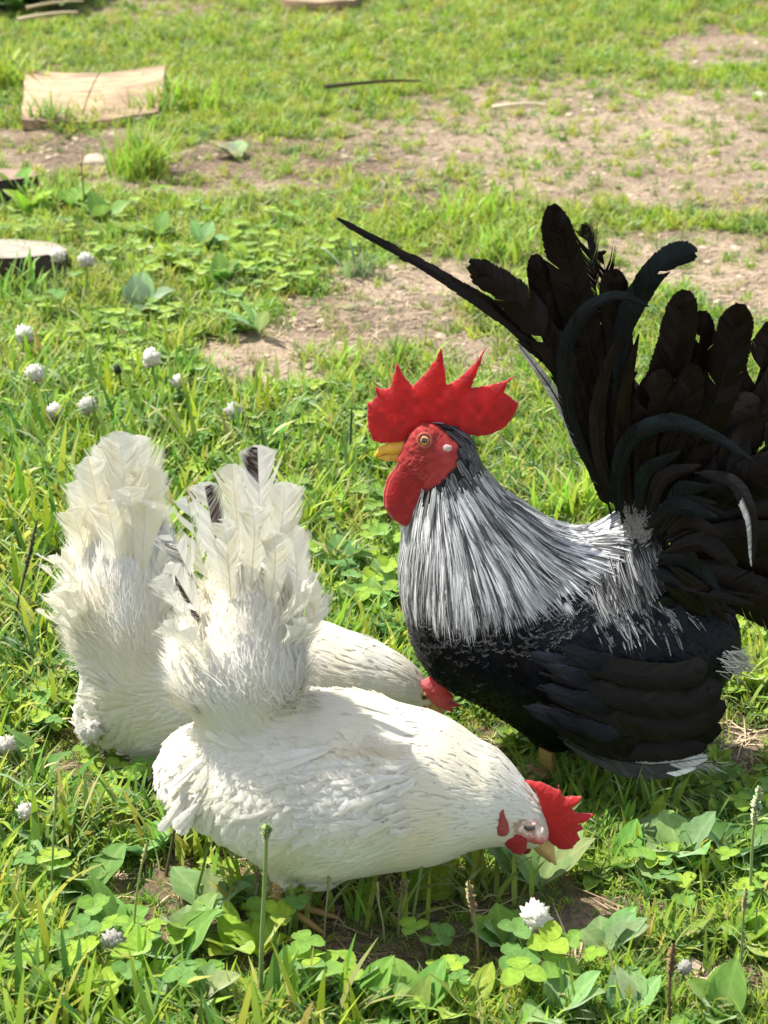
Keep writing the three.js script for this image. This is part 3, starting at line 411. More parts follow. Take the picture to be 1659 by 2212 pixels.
  const pale = (a) => (t, q, s) => { const n = fbm(t * 9, q * 3 + s) ; return s > 0 || t > 0.8 ? [a * (0.6 + 0.6 * n), a * (0.6 + 0.6 * n), a * (0.58 + 0.6 * n)] : [0.05, 0.05, 0.05]; };
  W([[1205, 1578], [1290, 1636], [1385, 1664], [1505, 1655]], 22, 0.004, { col: pale(0.85), mat: featherSilver });
  W([[1190, 1552], [1280, 1618], [1390, 1652], [1530, 1636]], 22, 0.004, { col: pale(0.5), mat: featherSilver });
  W([[1170, 1530], [1290, 1590], [1400, 1620], [1530, 1610]], 30, 0.006);
  W([[1165, 1500], [1290, 1560], [1410, 1590], [1560, 1570]], 34, 0.008);
  W([[1165, 1470], [1300, 1520], [1430, 1545], [1570, 1520]], 36, 0.01);
  W([[1170, 1440], [1310, 1480], [1440, 1500], [1560, 1480]], 36, 0.012);
  W([[1180, 1410], [1300, 1435], [1420, 1450], [1530, 1440]], 34, 0.014);
  for (let i = 0; i < 9; i++) { const u = rr(1130, 1260), v = rr(1390, 1520); W([[u, v], [u + 70, v + 24], [u + 130, v + 36]], rr(24, 32), 0.013 + i * 0.0007, { width: (t) => Math.min(1, 0.5 + t) * Math.pow(1 - t, 0.4), col: (() => { const g = rr(0.8, 1.6); return () => [0.005 * g, 0.006 * g, 0.0095 * g]; })() }); }
}
// ---------------------------------------------------------------- the white hens
function whiteCoat(B, o) {
  const s = new Soup(), fl = new Soup(), k = B.k;
  B.scatter(o.count, (p, n, q) => {
    const [u, v] = q; if (o.skip(u, v)) return; const f = B.flow(p, n), reg = o.region(u, v), c = o.tint(u, v, p);
    if (reg === 'fluff') { const rim = Math.abs(n.z * 0.85 + n.y * 0.52) < 0.5; for (let j = 0; j < (rim ? 4 : 1); j++) B.strand(fl, p.clone().add(V(gauss(), gauss(), gauss()).multiplyScalar(0.002)), f.clone().addScaledVector(n, rr(0.1, 0.75)).add(V(gauss() * 0.35, gauss() * 0.35, gauss() * 0.35)).normalize(), n.clone().addScaledVector(f, 0.3).normalize(), rr(22, 74) * k, rr(0.0002, 0.00045), gauss() * 0.7, c); if (rnd() < 0.75) B.plume(s, p, n, f, rr(50, 95) * k, rr(7, 17) * k, rnd() < 0.06 ? rr(0.08, 0.2) : rr(0, 0.02), () => c, { tips: 3, cols: 2, bend: 0.35, tip: 0.1, camber: 0.02 }); return; }
    const wing = reg === 'wing', neck = reg === 'neck';
    B.plume(s, p, n, f, (neck ? rr(26, 44) : wing ? rr(50, 100) : rr(38, 66)) * k, (neck ? rr(5, 9) : wing ? rr(16, 34) : rr(9, 18)) * k, neck ? rr(0, 0.014) : wing ? rr(0.02, 0.15) : rr(0.003, 0.035), () => c, { tips: wing ? 5 : 3, cols: 2, bend: wing ? 0.25 : 0.15, camber: wing ? 0.12 : 0.03, off: 0 });
    if (rnd() < (neck ? 0.15 : 0.35)) B.strand(fl, p.clone().addScaledVector(f, 20 * k), f.clone().addScaledVector(n, rr(0, 0.25)).normalize(), n, rr(10, 26) * k, 0.00032, gauss() * 0.8, c);
  });
  part('white_plumage', s.geo(), featherWhite, B.root, 'stuff');
  part('downy_fluff', fl.geo(), featherWhite, B.root, 'stuff');
}
const whiteTail = (B) => (list, half, z0, z1, o = {}) => { const n = list.length, g = rr(0.94, 1.02); return B.quill('tail_feather', list.map(([u, v], i) => B.P(u, v, lerp(z0, z1, i / (n - 1)))), half * 1.25, V(o.nx ?? gauss() * 0.16, o.ny ?? 0.25 + gauss() * 0.1, 1).normalize(), { col: o.col ?? ((t, q, s) => { const c = clamp(fbm(t * 3 + z0 * 900, q * 2 + s * 4, 2) * 1.6 - 0.3 + 0.35 * (1 - t), 0, 1); return [0.89 * g, lerp(0.88, 0.85, c) * g, lerp(0.85, 0.7, c) * g]; }), mat: featherWhite, vary: 0.02, camber: 0.06, sweep: 1.5, pitch: 0.0007, fill: 0.68, tipw: 0.14, split: 0.16, gaps: 0.02, rag: 0.32, shaft: [0.88, 0.86, 0.8], shaftR: 0.00045, ...o }); };
const streak = (a, b, side, dens = 0.9) => (t, q, s) => s === side && t > a && t < b && q < 0.98 && rnd() < dens ? [0.075, 0.05, 0.045] : [0.86, 0.84, 0.79];
{
  const B = new Bird('hen', 'white hen in front with fluffy upright tail, pecking with her red comb down', 'hen', onGround(640, 1952).z, [640, 1952]);
  B.dir = -0.1;
  lowSpots.push({ x: B.base.x + 0.01, z: B.base.z + 0.01, rx: 0.15, rz: 0.09, k: 0.3 }, { x: B.base.x + 0.14, z: B.base.z + 0.02, rx: 0.06, rz: 0.06, k: 0.35 });
  B.skeleton([
    [[455, 1665, 108], [600, 1678, 180], [760, 1694, 188], [900, 1704, 162], [1025, 1722, 104], [1086, 1750, 62], [1132, 1774, 44], [1156, 1792, 33]], [[620, 1850, 62, 0.015], [618, 1890, 34, 0.018]], [[700, 1845, 70, 0.02], [700, 1885, 36, 0.02]], [[700, 1850, 60, -0.03], [700, 1880, 40, -0.03]],
    [[540, 1570, 96], [518, 1440, 128], [535, 1330, 84], [550, 1250, 46]],
  ], 0.011);
  B.flowField([[1080, 1740, -1, -0.15], [1000, 1660, -0.95, -0.3], [900, 1590, -0.95, 0.1], [700, 1550, -0.9, 0.25], [600, 1700, -0.8, 0.55], [450, 1680, -0.45, 0.9], [800, 1800, -0.9, 0.3], [900, 1850, -0.95, 0.15], [540, 1450, -0.1, -1], [545, 1330, 0, -1], [430, 1440, -0.6, -0.8], [640, 1400, 0.2, -1], [600, 1850, -0.5, 0.8], [370, 1700, -0.4, 0.9], [520, 1540, -0.3, -0.9]]);
  const C4 = (a) => a.map(([x, y]) => [960.1 + 0.23148 * x, 1591 + 0.23148 * y]), cheek = C4([[640, 800], [760, 760], [880, 820], [935, 900], [900, 970], [760, 945], [650, 915]]);
  B.body(0.0022, (q, z) => { const [u, v] = q; if (inPoly(cheek, u, v)) return lin([[0.5, 0.3, 0.24], [0.74, 0.62, 0.52]], clamp(fbm(u * 0.12, v * 0.12, 3) * 1.6 - 0.4 + (1800 - v) * 0.012, 0, 1)); return [0.86, 0.84, 0.77]; }, whiteSkin);
  whiteCoat(B, {
    count: 15000, skip: (u, v) => u > 1168 || inPoly(cheek, u, v), tint: (u, v, p) => { const c = cream(p.x + 3, p.y), tan = Math.max(0, 1 - Math.hypot((u - 850) / 75, (v - 1625) / 22)) * fbm(u * 0.08, v * 0.08) * 1.2; return lin([c, [0.72, 0.58, 0.38]], clamp(tan, 0, 0.6)); },
    region: (u, v) => (v < 1545 && u < 700 ? 'fluff' : u > 880 ? 'neck' : u > 520 && v > 1600 && v < 1800 ? 'wing' : u < 470 && v > 1600 ? 'wing' : 'body'),
  });
  const Q = whiteTail(B);
  Q([[590, 1330], [600, 1200], [610, 1120], [617, 1040]], 36, 0.006, 0.01, { rag: 0.06 });
  Q([[560, 1330], [560, 1180], [560, 1070], [556, 960]], 46, 0.0, 0.0, { col: streak(0.74, 0.98, 1, 0.92) });
  Q([[530, 1330], [520, 1200], [510, 1100], [500, 1000]], 38, -0.006, -0.01);
  Q([[500, 1340], [475, 1220], [455, 1120], [440, 1040]], 36, 0.004, 0.008, { col: streak(0.5, 0.95, -1, 0.85) });
  Q([[490, 1350], [450, 1250], [420, 1150], [402, 1070]], 40, -0.004, -0.01, { gaps: 0.3, split: 0.45, rag: 0.4, fill: 0.5 });
  Q([[480, 1360], [430, 1280], [395, 1210], [362, 1140]], 38, 0, -0.004, { gaps: 0.35, split: 0.5, rag: 0.45, fill: 0.5, col: streak(0.3, 0.8, 1, 0.5) });
  Q([[470, 1390], [430, 1330], [395, 1270], [362, 1215]], 30, 0.008, 0.012, { gaps: 0.1, split: 0.3, col: streak(0.15, 0.85, 1, 0.9) });
  Q([[610, 1400], [640, 1300], [640, 1220], [628, 1130]], 34, 0.0, -0.006);
  Q([[620, 1430], [665, 1360], [680, 1310], [660, 1250]], 34, -0.006, -0.01, { gaps: 0.1 });
  Q([[540, 1300], [545, 1220], [550, 1150], [545, 1090]], 40, 0.016, 0.02, { gaps: 0.06, split: 0.3 });
  Q([[500, 1320], [495, 1240], [490, 1180], [480, 1120]], 34, 0.016, 0.02, { gaps: 0.06, split: 0.3 });
  Q([[580, 1330], [590, 1260], [595, 1200], [590, 1150]], 36, 0.016, 0.02, { gaps: 0.06, split: 0.3 });
  for (let i = 0; i < 34; i++) { const a = (rnd() < 0.6 ? -1 : 1) * rr(0.55, 1.05), u = 520 + a * 115, v = rr(1290, 1480), L = rr(70, 130), ang = -1.57 + a * 0.75 + gauss() * 0.2, sk = B.skin(u, v, 0.001), p0 = sk.p, d = B.P(u + Math.cos(ang) * 10, v + Math.sin(ang) * 10).sub(B.P(u, v)).normalize().addScaledVector(sk.n, 0.25).normalize(); if (i > 15) continue; B.quill('covert_feather', [p0, p0.clone().addScaledVector(d, L * B.k * 0.55).addScaledVector(sk.n, 0.002), p0.clone().addScaledVector(d, L * B.k).addScaledVector(sk.n, -0.002)], rr(32, 52), sk.n, { mat: featherWhite, col: () => [0.88, 0.86, 0.79], vary: 0.02, split: 0.22, gaps: 0.05, rag: 0.5, fill: 0.36, camber: 0.06, sweep: 1.9, tipw: 0.12, shaft: [0.88, 0.86, 0.8], shaftR: 0.0004, pitch: 0.0008 }); }
  for (let i = 0; i < 10; i++) { const u = 365 + rr(0, 60), v = rr(1600, 1740), sk = B.skin(u + 20, v, 0.001), d = V(-0.5 + gauss() * 0.2, -0.7 + gauss() * 0.3, 0.2).normalize(); B.quill('covert_feather', [sk.p, sk.p.clone().addScaledVector(d, 0.012), sk.p.clone().addScaledVector(d, 0.022)], rr(14, 22), sk.n, { mat: featherWhite, col: () => [0.87, 0.85, 0.8], split: 0.35, gaps: 0.05, rag: 0.3, pitch: 0.0012 }); }
  // folded wing
  const W = (list, half, off) => B.quill('wing_feather', list.map(([u, v]) => B.skin(u, v, off).p), half, B.skin(list[1][0], list[1][1]).n, { mat: featherWhite, col: () => [0.88, 0.86, 0.81], split: 0.3, gaps: 0.08, rag: 0.3, sweep: 1.1, shaft: [0.86, 0.83, 0.75] });
  [[[760, 1740], [680, 1765], [590, 1790]], [[780, 1720], [680, 1740], [580, 1765]], [[770, 1695], [670, 1715], [565, 1735]], [[780, 1670], [680, 1690], [570, 1705]], [[800, 1650], [700, 1660], [590, 1675]], [[830, 1765], [760, 1785], [690, 1800]], [[870, 1700], [800, 1725], [730, 1750]], [[880, 1680], [810, 1690], [740, 1705]], [[720, 1620], [640, 1640], [560, 1660]], [[880, 1745], [820, 1775], [770, 1800]]].forEach((l, i) => W(l, 17 + (i % 3) * 5, 0.0015 + i * 0.0003));
  for (let i = 0; i < 26; i++) { const u = rr(580, 900), v = rr(1610, 1790), a = 2.75 + gauss() * 0.35, L = rr(40, 85); W([[u, v], [u + Math.cos(a) * L * 0.5, v + Math.sin(a) * L * 0.5], [u + Math.cos(a + 0.2) * L, v + Math.sin(a + 0.2) * L]], rr(9, 18), rr(0.001, 0.004)); }
  const red = (q) => lin([[0.52, 0.01, 0.014], [0.68, 0.025, 0.022]], fbm(q[0] * 0.1, q[1] * 0.1, 3));
  B.lobe('comb', C4([[740, 420], [900, 430], [980, 460], [1060, 490], [1060, 440], [1095, 520], [1120, 550], [1280, 530], [1255, 590], [1180, 640], [1230, 690], [1395, 685], [1330, 755], [1245, 790], [1300, 830], [1235, 860], [1265, 930], [1230, 960], [1190, 1020], [1090, 1040], [1000, 1000], [940, 920], [930, 800], [890, 640], [850, 520]]), 0.0042, 0.01, fleshMat, { dz: 0.004, cell: 0.0007, col: red, rough: 0.0007, bend: (x, y) => 0.006 * (x - 0.3), reach: 0.006 });
  const ez = B.skin(1082, 1785, 0).p.z, fz = B.skin(1125, 1793, 0).p.z;
  B.lobe('wattle', C4([[520, 900], [600, 880], [720, 900], [775, 955], [765, 1050], [710, 1105], [640, 1085], [565, 1015]]), 0.0036, 0.006, fleshMat, { dz: fz - 0.001, cell: 0.0007, col: (q) => red(q).map((c) => c * 0.8), rough: 0.0006 });
  for (const sd of [1, -1]) B.lobe('face_skin', C4([[600, 740], [700, 720], [840, 770], [930, 860], [960, 950], [900, 1010], [780, 970], [640, 940], [570, 880], [560, 790]]), 0.0062, 0.011, skinMat, { dz: (fz - 0.0052) * sd, cell: 0.0008, rough: 0.0014, col: (q) => { const n = fbm(q[0] * 0.11, q[1] * 0.11, 3), m = fbm(q[0] * 0.4, q[1] * 0.4, 2); return lin([[0.44, 0.2, 0.16], [0.8, 0.72, 0.64]], clamp(n * 1.2 + m * 0.7 - 0.6 + Math.hypot((q[0] - 1148) / 60, (q[1] - 1796) / 40) * 0.4, 0, 1)).map((c, i) => lerp(c, [0.5, 0.05, 0.05][i], sstep(q[1], 1796, 1822) * 0.85)); } });
  B.blob('wattle', [[[1128, 1822, 12, -0.01], [1136, 1834, 12, -0.01]]], 0.004, 0.0009, fleshMat, (q) => red(q).map((c) => c * 0.8));
  B.lobe('ear_lobe', C4([[505, 690], [552, 685], [585, 780], [610, 880], [570, 935], [500, 925], [465, 840], [478, 760]]), 0.0026, 0.005, fleshMat, { dz: ez - 0.0005, cell: 0.0006, rough: 0.0006, col: (q) => lin([[0.42, 0.05, 0.05], [0.6, 0.16, 0.14]], fbm(q[0] * 0.2, q[1] * 0.2)) });
  for (const sd of [1, -1]) { const at = B.P(1144, 1788, (fz - 0.0004) * sd), eg = new THREE.SphereGeometry(0.0029, 20, 14); eg.scale(1.2, 0.6, 0.7); paint(eg, () => [0.03, 0.016, 0.01]); const ball = part('eye', eg, eyeMat, B.root); ball.position.copy(at); for (const up of [1, -1]) { const lg = new THREE.SphereGeometry(0.0029, 20, 12); lg.scale(1.35, 0.5, 0.6); paint(lg, () => (up > 0 ? [0.5, 0.36, 0.3] : [0.4, 0.25, 0.2])); part('eyelid', lg, skinMat, ball).position.set(0.0002 * up, 0.0019 * up, -0.0006 * sd); } }
  B.blob('upper_beak', [[[1160, 1806, 19], [1182, 1834, 15], [1200, 1866, 4]]], 0.002, 0.0007, hornMat, () => [0.55, 0.38, 0.15]);
  B.blob('lower_beak', [[[1150, 1816, 12], [1172, 1840, 9], [1189, 1860, 4]]], 0.002, 0.0007, hornMat, () => [0.42, 0.28, 0.12]);
  B.leg([618, 1880], [600, 1960], 0.022, legMat); B.leg([700, 1880], [690, 1945], -0.03, legMat);
}
{
  const B = new Bird('hen', 'white hen behind, partly hidden by the front hen, head beside the rooster breast', 'hen', -1.185, [330, 1660]);
  B.dir = 0.1;
  lowSpots.push({ x: B.base.x + 0.03, z: B.base.z, rx: 0.13, rz: 0.07, k: 0.35 });
  B.skeleton([
    [[250, 1525, 84], [390, 1500, 112], [540, 1455, 120], [680, 1440, 88], [780, 1450, 62], [850, 1472, 42], [915, 1500, 28]], [[330, 1590, 42, 0.01], [325, 1625, 24, 0.01]], [[420, 1590, 40, -0.02], [420, 1625, 22, -0.02]],
    [[290, 1420, 118], [270, 1320, 112], [270, 1220, 90], [285, 1150, 60]],
  ], 0.016);
  B.flowField([[850, 1470, -1, -0.3], [720, 1400, -0.95, -0.3], [560, 1420, -1, 0], [400, 1500, -0.9, 0.3], [250, 1560, -0.5, 0.85], [280, 1440, -0.3, -0.9], [270, 1320, -0.1, -1], [280, 1200, 0.1, -1], [180, 1350, -0.6, -0.8], [180, 1500, -0.7, 0.6], [380, 1350, 0.2, -1]]);
  B.body(0.0032, () => [0.86, 0.83, 0.75], whiteSkin);
  whiteCoat(B, { count: 11000, skip: (u, v) => u > 915, tint: (u, v, p) => cream(p.x - 3, p.y), region: (u, v) => (v < 1440 && u < 430 ? 'fluff' : u > 600 ? 'neck' : u < 300 && v > 1500 ? 'wing' : 'body') });
  const Q = whiteTail(B);
  [[[300, 1290], [310, 1180], [322, 1090], [322, 1005], 42, 0.012], [[290, 1290], [300, 1160], [305, 1050], [292, 938], 50, 0.008], [[280, 1290], [275, 1160], [270, 1040], [255, 930], 50, 0.016], [[270, 1290], [250, 1160], [240, 1050], [226, 950], 46, 0.01], [[260, 1290], [230, 1180], [210, 1080], [190, 985], 44, 0.014], [[250, 1300], [215, 1200], [190, 1110], [172, 1035], 40, 0.006], [[240, 1310], [200, 1220], [172, 1150], [156, 1095], 36, 0.012], [[240, 1330], [190, 1270], [155, 1220], [122, 1205], 32, 0.01], [[240, 1370], [190, 1330], [150, 1290], [118, 1262], 30, 0.014], [[310, 1300], [330, 1220], [338, 1150], [338, 1085], 34, 0.0], [[285, 1260], [285, 1180], [285, 1110], [280, 1050], 46, 0.024], [[260, 1260], [250, 1190], [240, 1130], [228, 1080], 42, 0.026], [[300, 1260], [308, 1190], [312, 1130], [308, 1080], 40, 0.026]]
    .forEach(([a, b, c, d, w, z]) => Q([a, b, c, d], w, z, z + 0.004));
  for (let i = 0; i < 15; i++) { const a = (rnd() < 0.75 ? -1 : 0.9) * rr(0.55, 1.05), u = 265 + a * 105, v = rr(1200, 1430), L = rr(70, 120), ang = -1.6 + a * 0.7 + gauss() * 0.2, sk = B.skin(u, v, 0.001), d = B.P(u + Math.cos(ang) * 10, v + Math.sin(ang) * 10).sub(B.P(u, v)).normalize().addScaledVector(sk.n, 0.25).normalize(); B.quill('covert_feather', [sk.p, sk.p.clone().addScaledVector(d, L * B.k * 0.55), sk.p.clone().addScaledVector(d, L * B.k)], rr(32, 52), sk.n, { mat: featherWhite, col: () => [0.88, 0.86, 0.78], vary: 0.02, split: 0.22, gaps: 0.05, rag: 0.5, fill: 0.36, camber: 0.06, sweep: 1.9, tipw: 0.12, shaft: [0.88, 0.86, 0.8], shaftR: 0.0004, pitch: 0.0008 }); }
  for (let i = 0; i < 8; i++) { const u = 185 + rr(0, 40), v = rr(1470, 1580), sk = B.skin(u + 15, v, 0.001), d = V(-0.6 + gauss() * 0.2, 0.3 + gauss() * 0.6, 0.2).normalize(); B.quill('covert_feather', [sk.p, sk.p.clone().addScaledVector(d, 0.01), sk.p.clone().addScaledVector(d, 0.018)], rr(12, 18), sk.n, { mat: featherWhite, col: () => [0.87, 0.85, 0.8], split: 0.35, rag: 0.3, pitch: 0.0012 }); }
  const pink = (q) => lin([[0.7, 0.12, 0.15], [0.8, 0.22, 0.23]], fbm(q[0] * 0.1, q[1] * 0.1, 3));
  B.lobe('comb', [[908, 1475], [925, 1463], [945, 1466], [958, 1462], [962, 1474], [966, 1492], [985, 1506], [972, 1512], [996, 1524], [975, 1527], [985, 1538], [962, 1532], [940, 1522], [922, 1508]], 0.006, 0.008, fleshMat, { dz: 0.006, cell: 0.0008, col: pink, rough: 0.0012 });
  B.blob('beak', [[[935, 1520, 13], [950, 1542, 9], [960, 1560, 3]]], 0.002, 0.0008, hornMat, () => [0.6, 0.4, 0.15]);
  B.blob('wattle', [[[915, 1530, 9, 0.006], [917, 1545, 9, 0.006]]], 0.003, 0.0009, fleshMat, pink);
  const eg = new THREE.SphereGeometry(0.0034, 14, 10); paint(eg, (x, y, z) => (z > 0.0028 ? [0.01, 0.01, 0.01] : [0.4, 0.2, 0.06])); const eye = B.skin(918, 1502, -0.001); part('eye', eg, eyeMat, B.root).position.copy(eye.p);
  B.leg([328, 1615], [318, 1668], 0.012, legMat); B.leg([420, 1615], [425, 1655], -0.022, legMat);
}
// ---------------------------------------------------------------- grass, clover carpet, straw
{
  const tuft = (n, len, wid, spread, lean) => { const s = new Soup(); for (let k = 0; k < n; k++) blade(s, gauss() * spread, gauss() * spread, rnd() * 6.283, len * rr(0.5, 1.1), wid * rr(0.6, 1.3), rr(0.02, lean), rr(0.2, 1.5), lin([[0.7, 0.75, 0.7], [1.15, 1.08, 1.1]], rnd()).map((c) => c), 4); return s.geo(); };
  const kinds = [0, 1, 2, 3].map(() => tuft(9, 0.045, 0.0034, 0.008, 0.7)), shorts = [0, 1, 2].map(() => tuft(12, 0.022, 0.0022, 0.009, 0.9)), wides = [0, 1, 2].map(() => tuft(5, 0.062, 0.0062, 0.007, 0.6));
  const spots = [[], [], [], []], low = [[], [], []], wide = [[], [], []], straw = [], clods = [], leaflets = [];
  const N = 190000;
  for (let i = 0; i < N; i++) {
    const near = i < N * 0.72, z = near ? -0.62 * Math.pow(4.2 / 0.62, Math.pow(rnd(), 0.85)) : -rr(4.2, 9), half = near ? 0.5 + 0.27 * -z : 1.2 + 0.35 * -z, x = rr(-half, half);
    const b = bareness(x, z), low_ = lowGrowth(x, z), patch = fbm(x * 4 + 11, z * 4 + 5), fine = fbm(x * 26, z * 26, 2);
    const sc = survey(x, 0, z), far = sstep(-z, 1.7, 2.6), left = 1 - sstep(x / (-z), -0.05, 0.05);
    if (rnd() < b * 1.12 - 0.05) { if (rnd() < 0.06 + 0.3 * sstep(fine, 0.5, 0.75) && low_ > 0.3) low[i % 3].push({ x, z, a: rnd() * 6.28, s: rr(0.4, 0.95), c: lin([pick(greens), [0.36, 0.33, 0.14]], rr(0, 0.8)) }); continue; }
    if (rnd() > 0.25 + patch * 1.1) continue;
    const yellow = clamp(0.15 + 0.5 * far + (fine - 0.5) * 0.8, 0, 0.85), c = lin([pick(greens), lin([[0.4, 0.52, 0.035], [0.5, 0.53, 0.08]], rnd())], yellow * rnd()).map((v) => v * rr(0.85, 1.15));
    const q = { x, z, a: rnd() * 6.28, c, rx: gauss() * 0.18, rz: gauss() * 0.18 };
    const tall = (1 - far) * lerp(0.55, 1, left) * lerp(0.6, 1.15, patch);
    if (tall * low_ > 0.42 && rnd() < 0.62) { q.s = clamp(tall * low_ * rr(0.7, 1.25), 0.3, 1.25); (rnd() < 0.2 ? wide[i % 3] : spots[i % 4]).push(q); }
    else { q.s = rr(0.6, 1.35) * Math.max(0.35, low_) * lerp(1, 0.8, b); low[i % 3].push(q); }
  }
  for (let i = 0; i < 4; i++) instanced('grass_tufts' + (i ? '_00' + i : ''), kinds[i], leafMat, spots[i], 'bright green grass blades growing all over the yard', 'grass');
  for (let i = 0; i < 3; i++) instanced('short_grass' + (i ? '_00' + i : ''), shorts[i], leafMat, low[i], 'short yellow green grass carpeting the soil', 'grass');
  for (let i = 0; i < 3; i++) instanced('broad_grass' + (i ? '_00' + i : ''), wides[i], leafMat, wide[i], 'broad bladed grass standing among the finer grass', 'grass');
  // dry straw and thatch
  const st = new Soup(); for (let k = 0; k < 4; k++) blade(st, gauss() * 0.012, gauss() * 0.012, rnd() * 6.28, rr(0.02, 0.05), 0.0018, 1.45, rr(0, 0.25), lin([[0.75, 0.7, 0.62], [1.1, 1.08, 1]], rnd()), 3);
  for (let i = 0; i < 26000; i++) { const z = -rr(0.6, 4.6), x = rr(-1, 1) * (0.5 + 0.27 * -z), b = bareness(x, z); if (rnd() > 0.3 + 0.6 * b) continue; straw.push({ x, z, y: groundY(x, z) + 0.001, a: rnd() * 6.28, s: rr(0.3, 0.85) * lerp(1, 0.7, sstep(-z, 1.5, 2.5)), rx: gauss() * 0.1, c: lin([[0.24, 0.17, 0.11], [0.58, 0.47, 0.33]], rnd()) }); }
  instanced('straw_litter', st.geo(), strawMat, straw, 'dry straw bits scattered over the bare soil', 'straw');
  const cl = new THREE.IcosahedronGeometry(0.004, 1), cpz = cl.attributes.position; for (let i = 0; i < cpz.count; i++) { const k = 0.75 + 0.5 * hash(Math.round(cpz.getX(i) * 1e5), Math.round(cpz.getY(i) * 1e5 + cpz.getZ(i) * 3e5)); cpz.setXYZ(i, cpz.getX(i) * k, cpz.getY(i) * k * 0.6, cpz.getZ(i) * k); } cl.computeVertexNormals();
  cl.setAttribute('color', new THREE.Float32BufferAttribute(new Float32Array(cpz.count * 3).fill(1), 3));
  for (let i = 0; i < 22000; i++) { const z = -rr(0.6, 4.6), x = rr(-1, 1) * (0.5 + 0.27 * -z); if (rnd() > bareness(x, z)) continue; clods.push({ x, z, y: groundY(x, z), a: rnd() * 6.28, s: Math.pow(rnd(), 3) * 1.3 + 0.25, c: lin([[0.16, 0.11, 0.07], [0.46, 0.36, 0.27]], rnd()) }); }
  instanced('soil_clods', cl, strawMat, clods, 'small crumbs of dry soil on the bare patches', 'soil');
  // low clover and weed leaves nobody could count
  const lf = new Soup(); cloverLeaf(lf, V(0, 0.02, 0), 0.009, 0.3, 0, [1, 1, 1], 0); 
  const ov = new Soup(); for (let k = 0; k < 5; k++) ovateLeaf(ov, V(0, 0.002, 0), k * 1.256 + rr(-0.3, 0.3), rr(0.016, 0.028), rr(0.005, 0.008), rr(0.5, 1.1), rr(0.3, 0.9), [1, 1, 1], 4, 2);
  const cov = [[], []];
  for (let i = 0; i < 26000; i++) {
    const z = -rr(0.62, 3.4), x = rr(-1, 1) * (0.5 + 0.27 * -z); if (rnd() < bareness(x, z) * 1.3) continue;
    const left = 1 - sstep(x / (-z), -0.08, 0.06), near = 1 - sstep(-z, 1.15, 1.5), dens = clamp(left * (1 - sstep(-z, 2, 2.7)) + near * 1.0, 0, 1) * sstep(fbm(x * 7 + 60, z * 7), 0.34, 0.56);
    if (rnd() > dens) continue;
    const k = lowGrowth(x, z); if (k < 0.25) continue;
    const kind = fbm(x * 5 + 90, z * 5) > 0.52 ? 1 : 0;
    cov[kind].push({ x, z, a: rnd() * 6.28, s: rr(0.5, 1.15) * lerp(0.6, 1, k), rx: gauss() * 0.25, rz: gauss() * 0.25, c: lin([[0.15, 0.3, 0.05], [0.38, 0.52, 0.05]], rnd()) });
  }
  instanced('clover_cover', lf.geo(), broadMat, cov[0], 'low clover leaves carpeting the grass', 'clover');
  instanced('weed_cover', ov.geo(), broadMat, cov[1], 'low rosettes of small oval weed leaves in the grass', 'weeds');
}
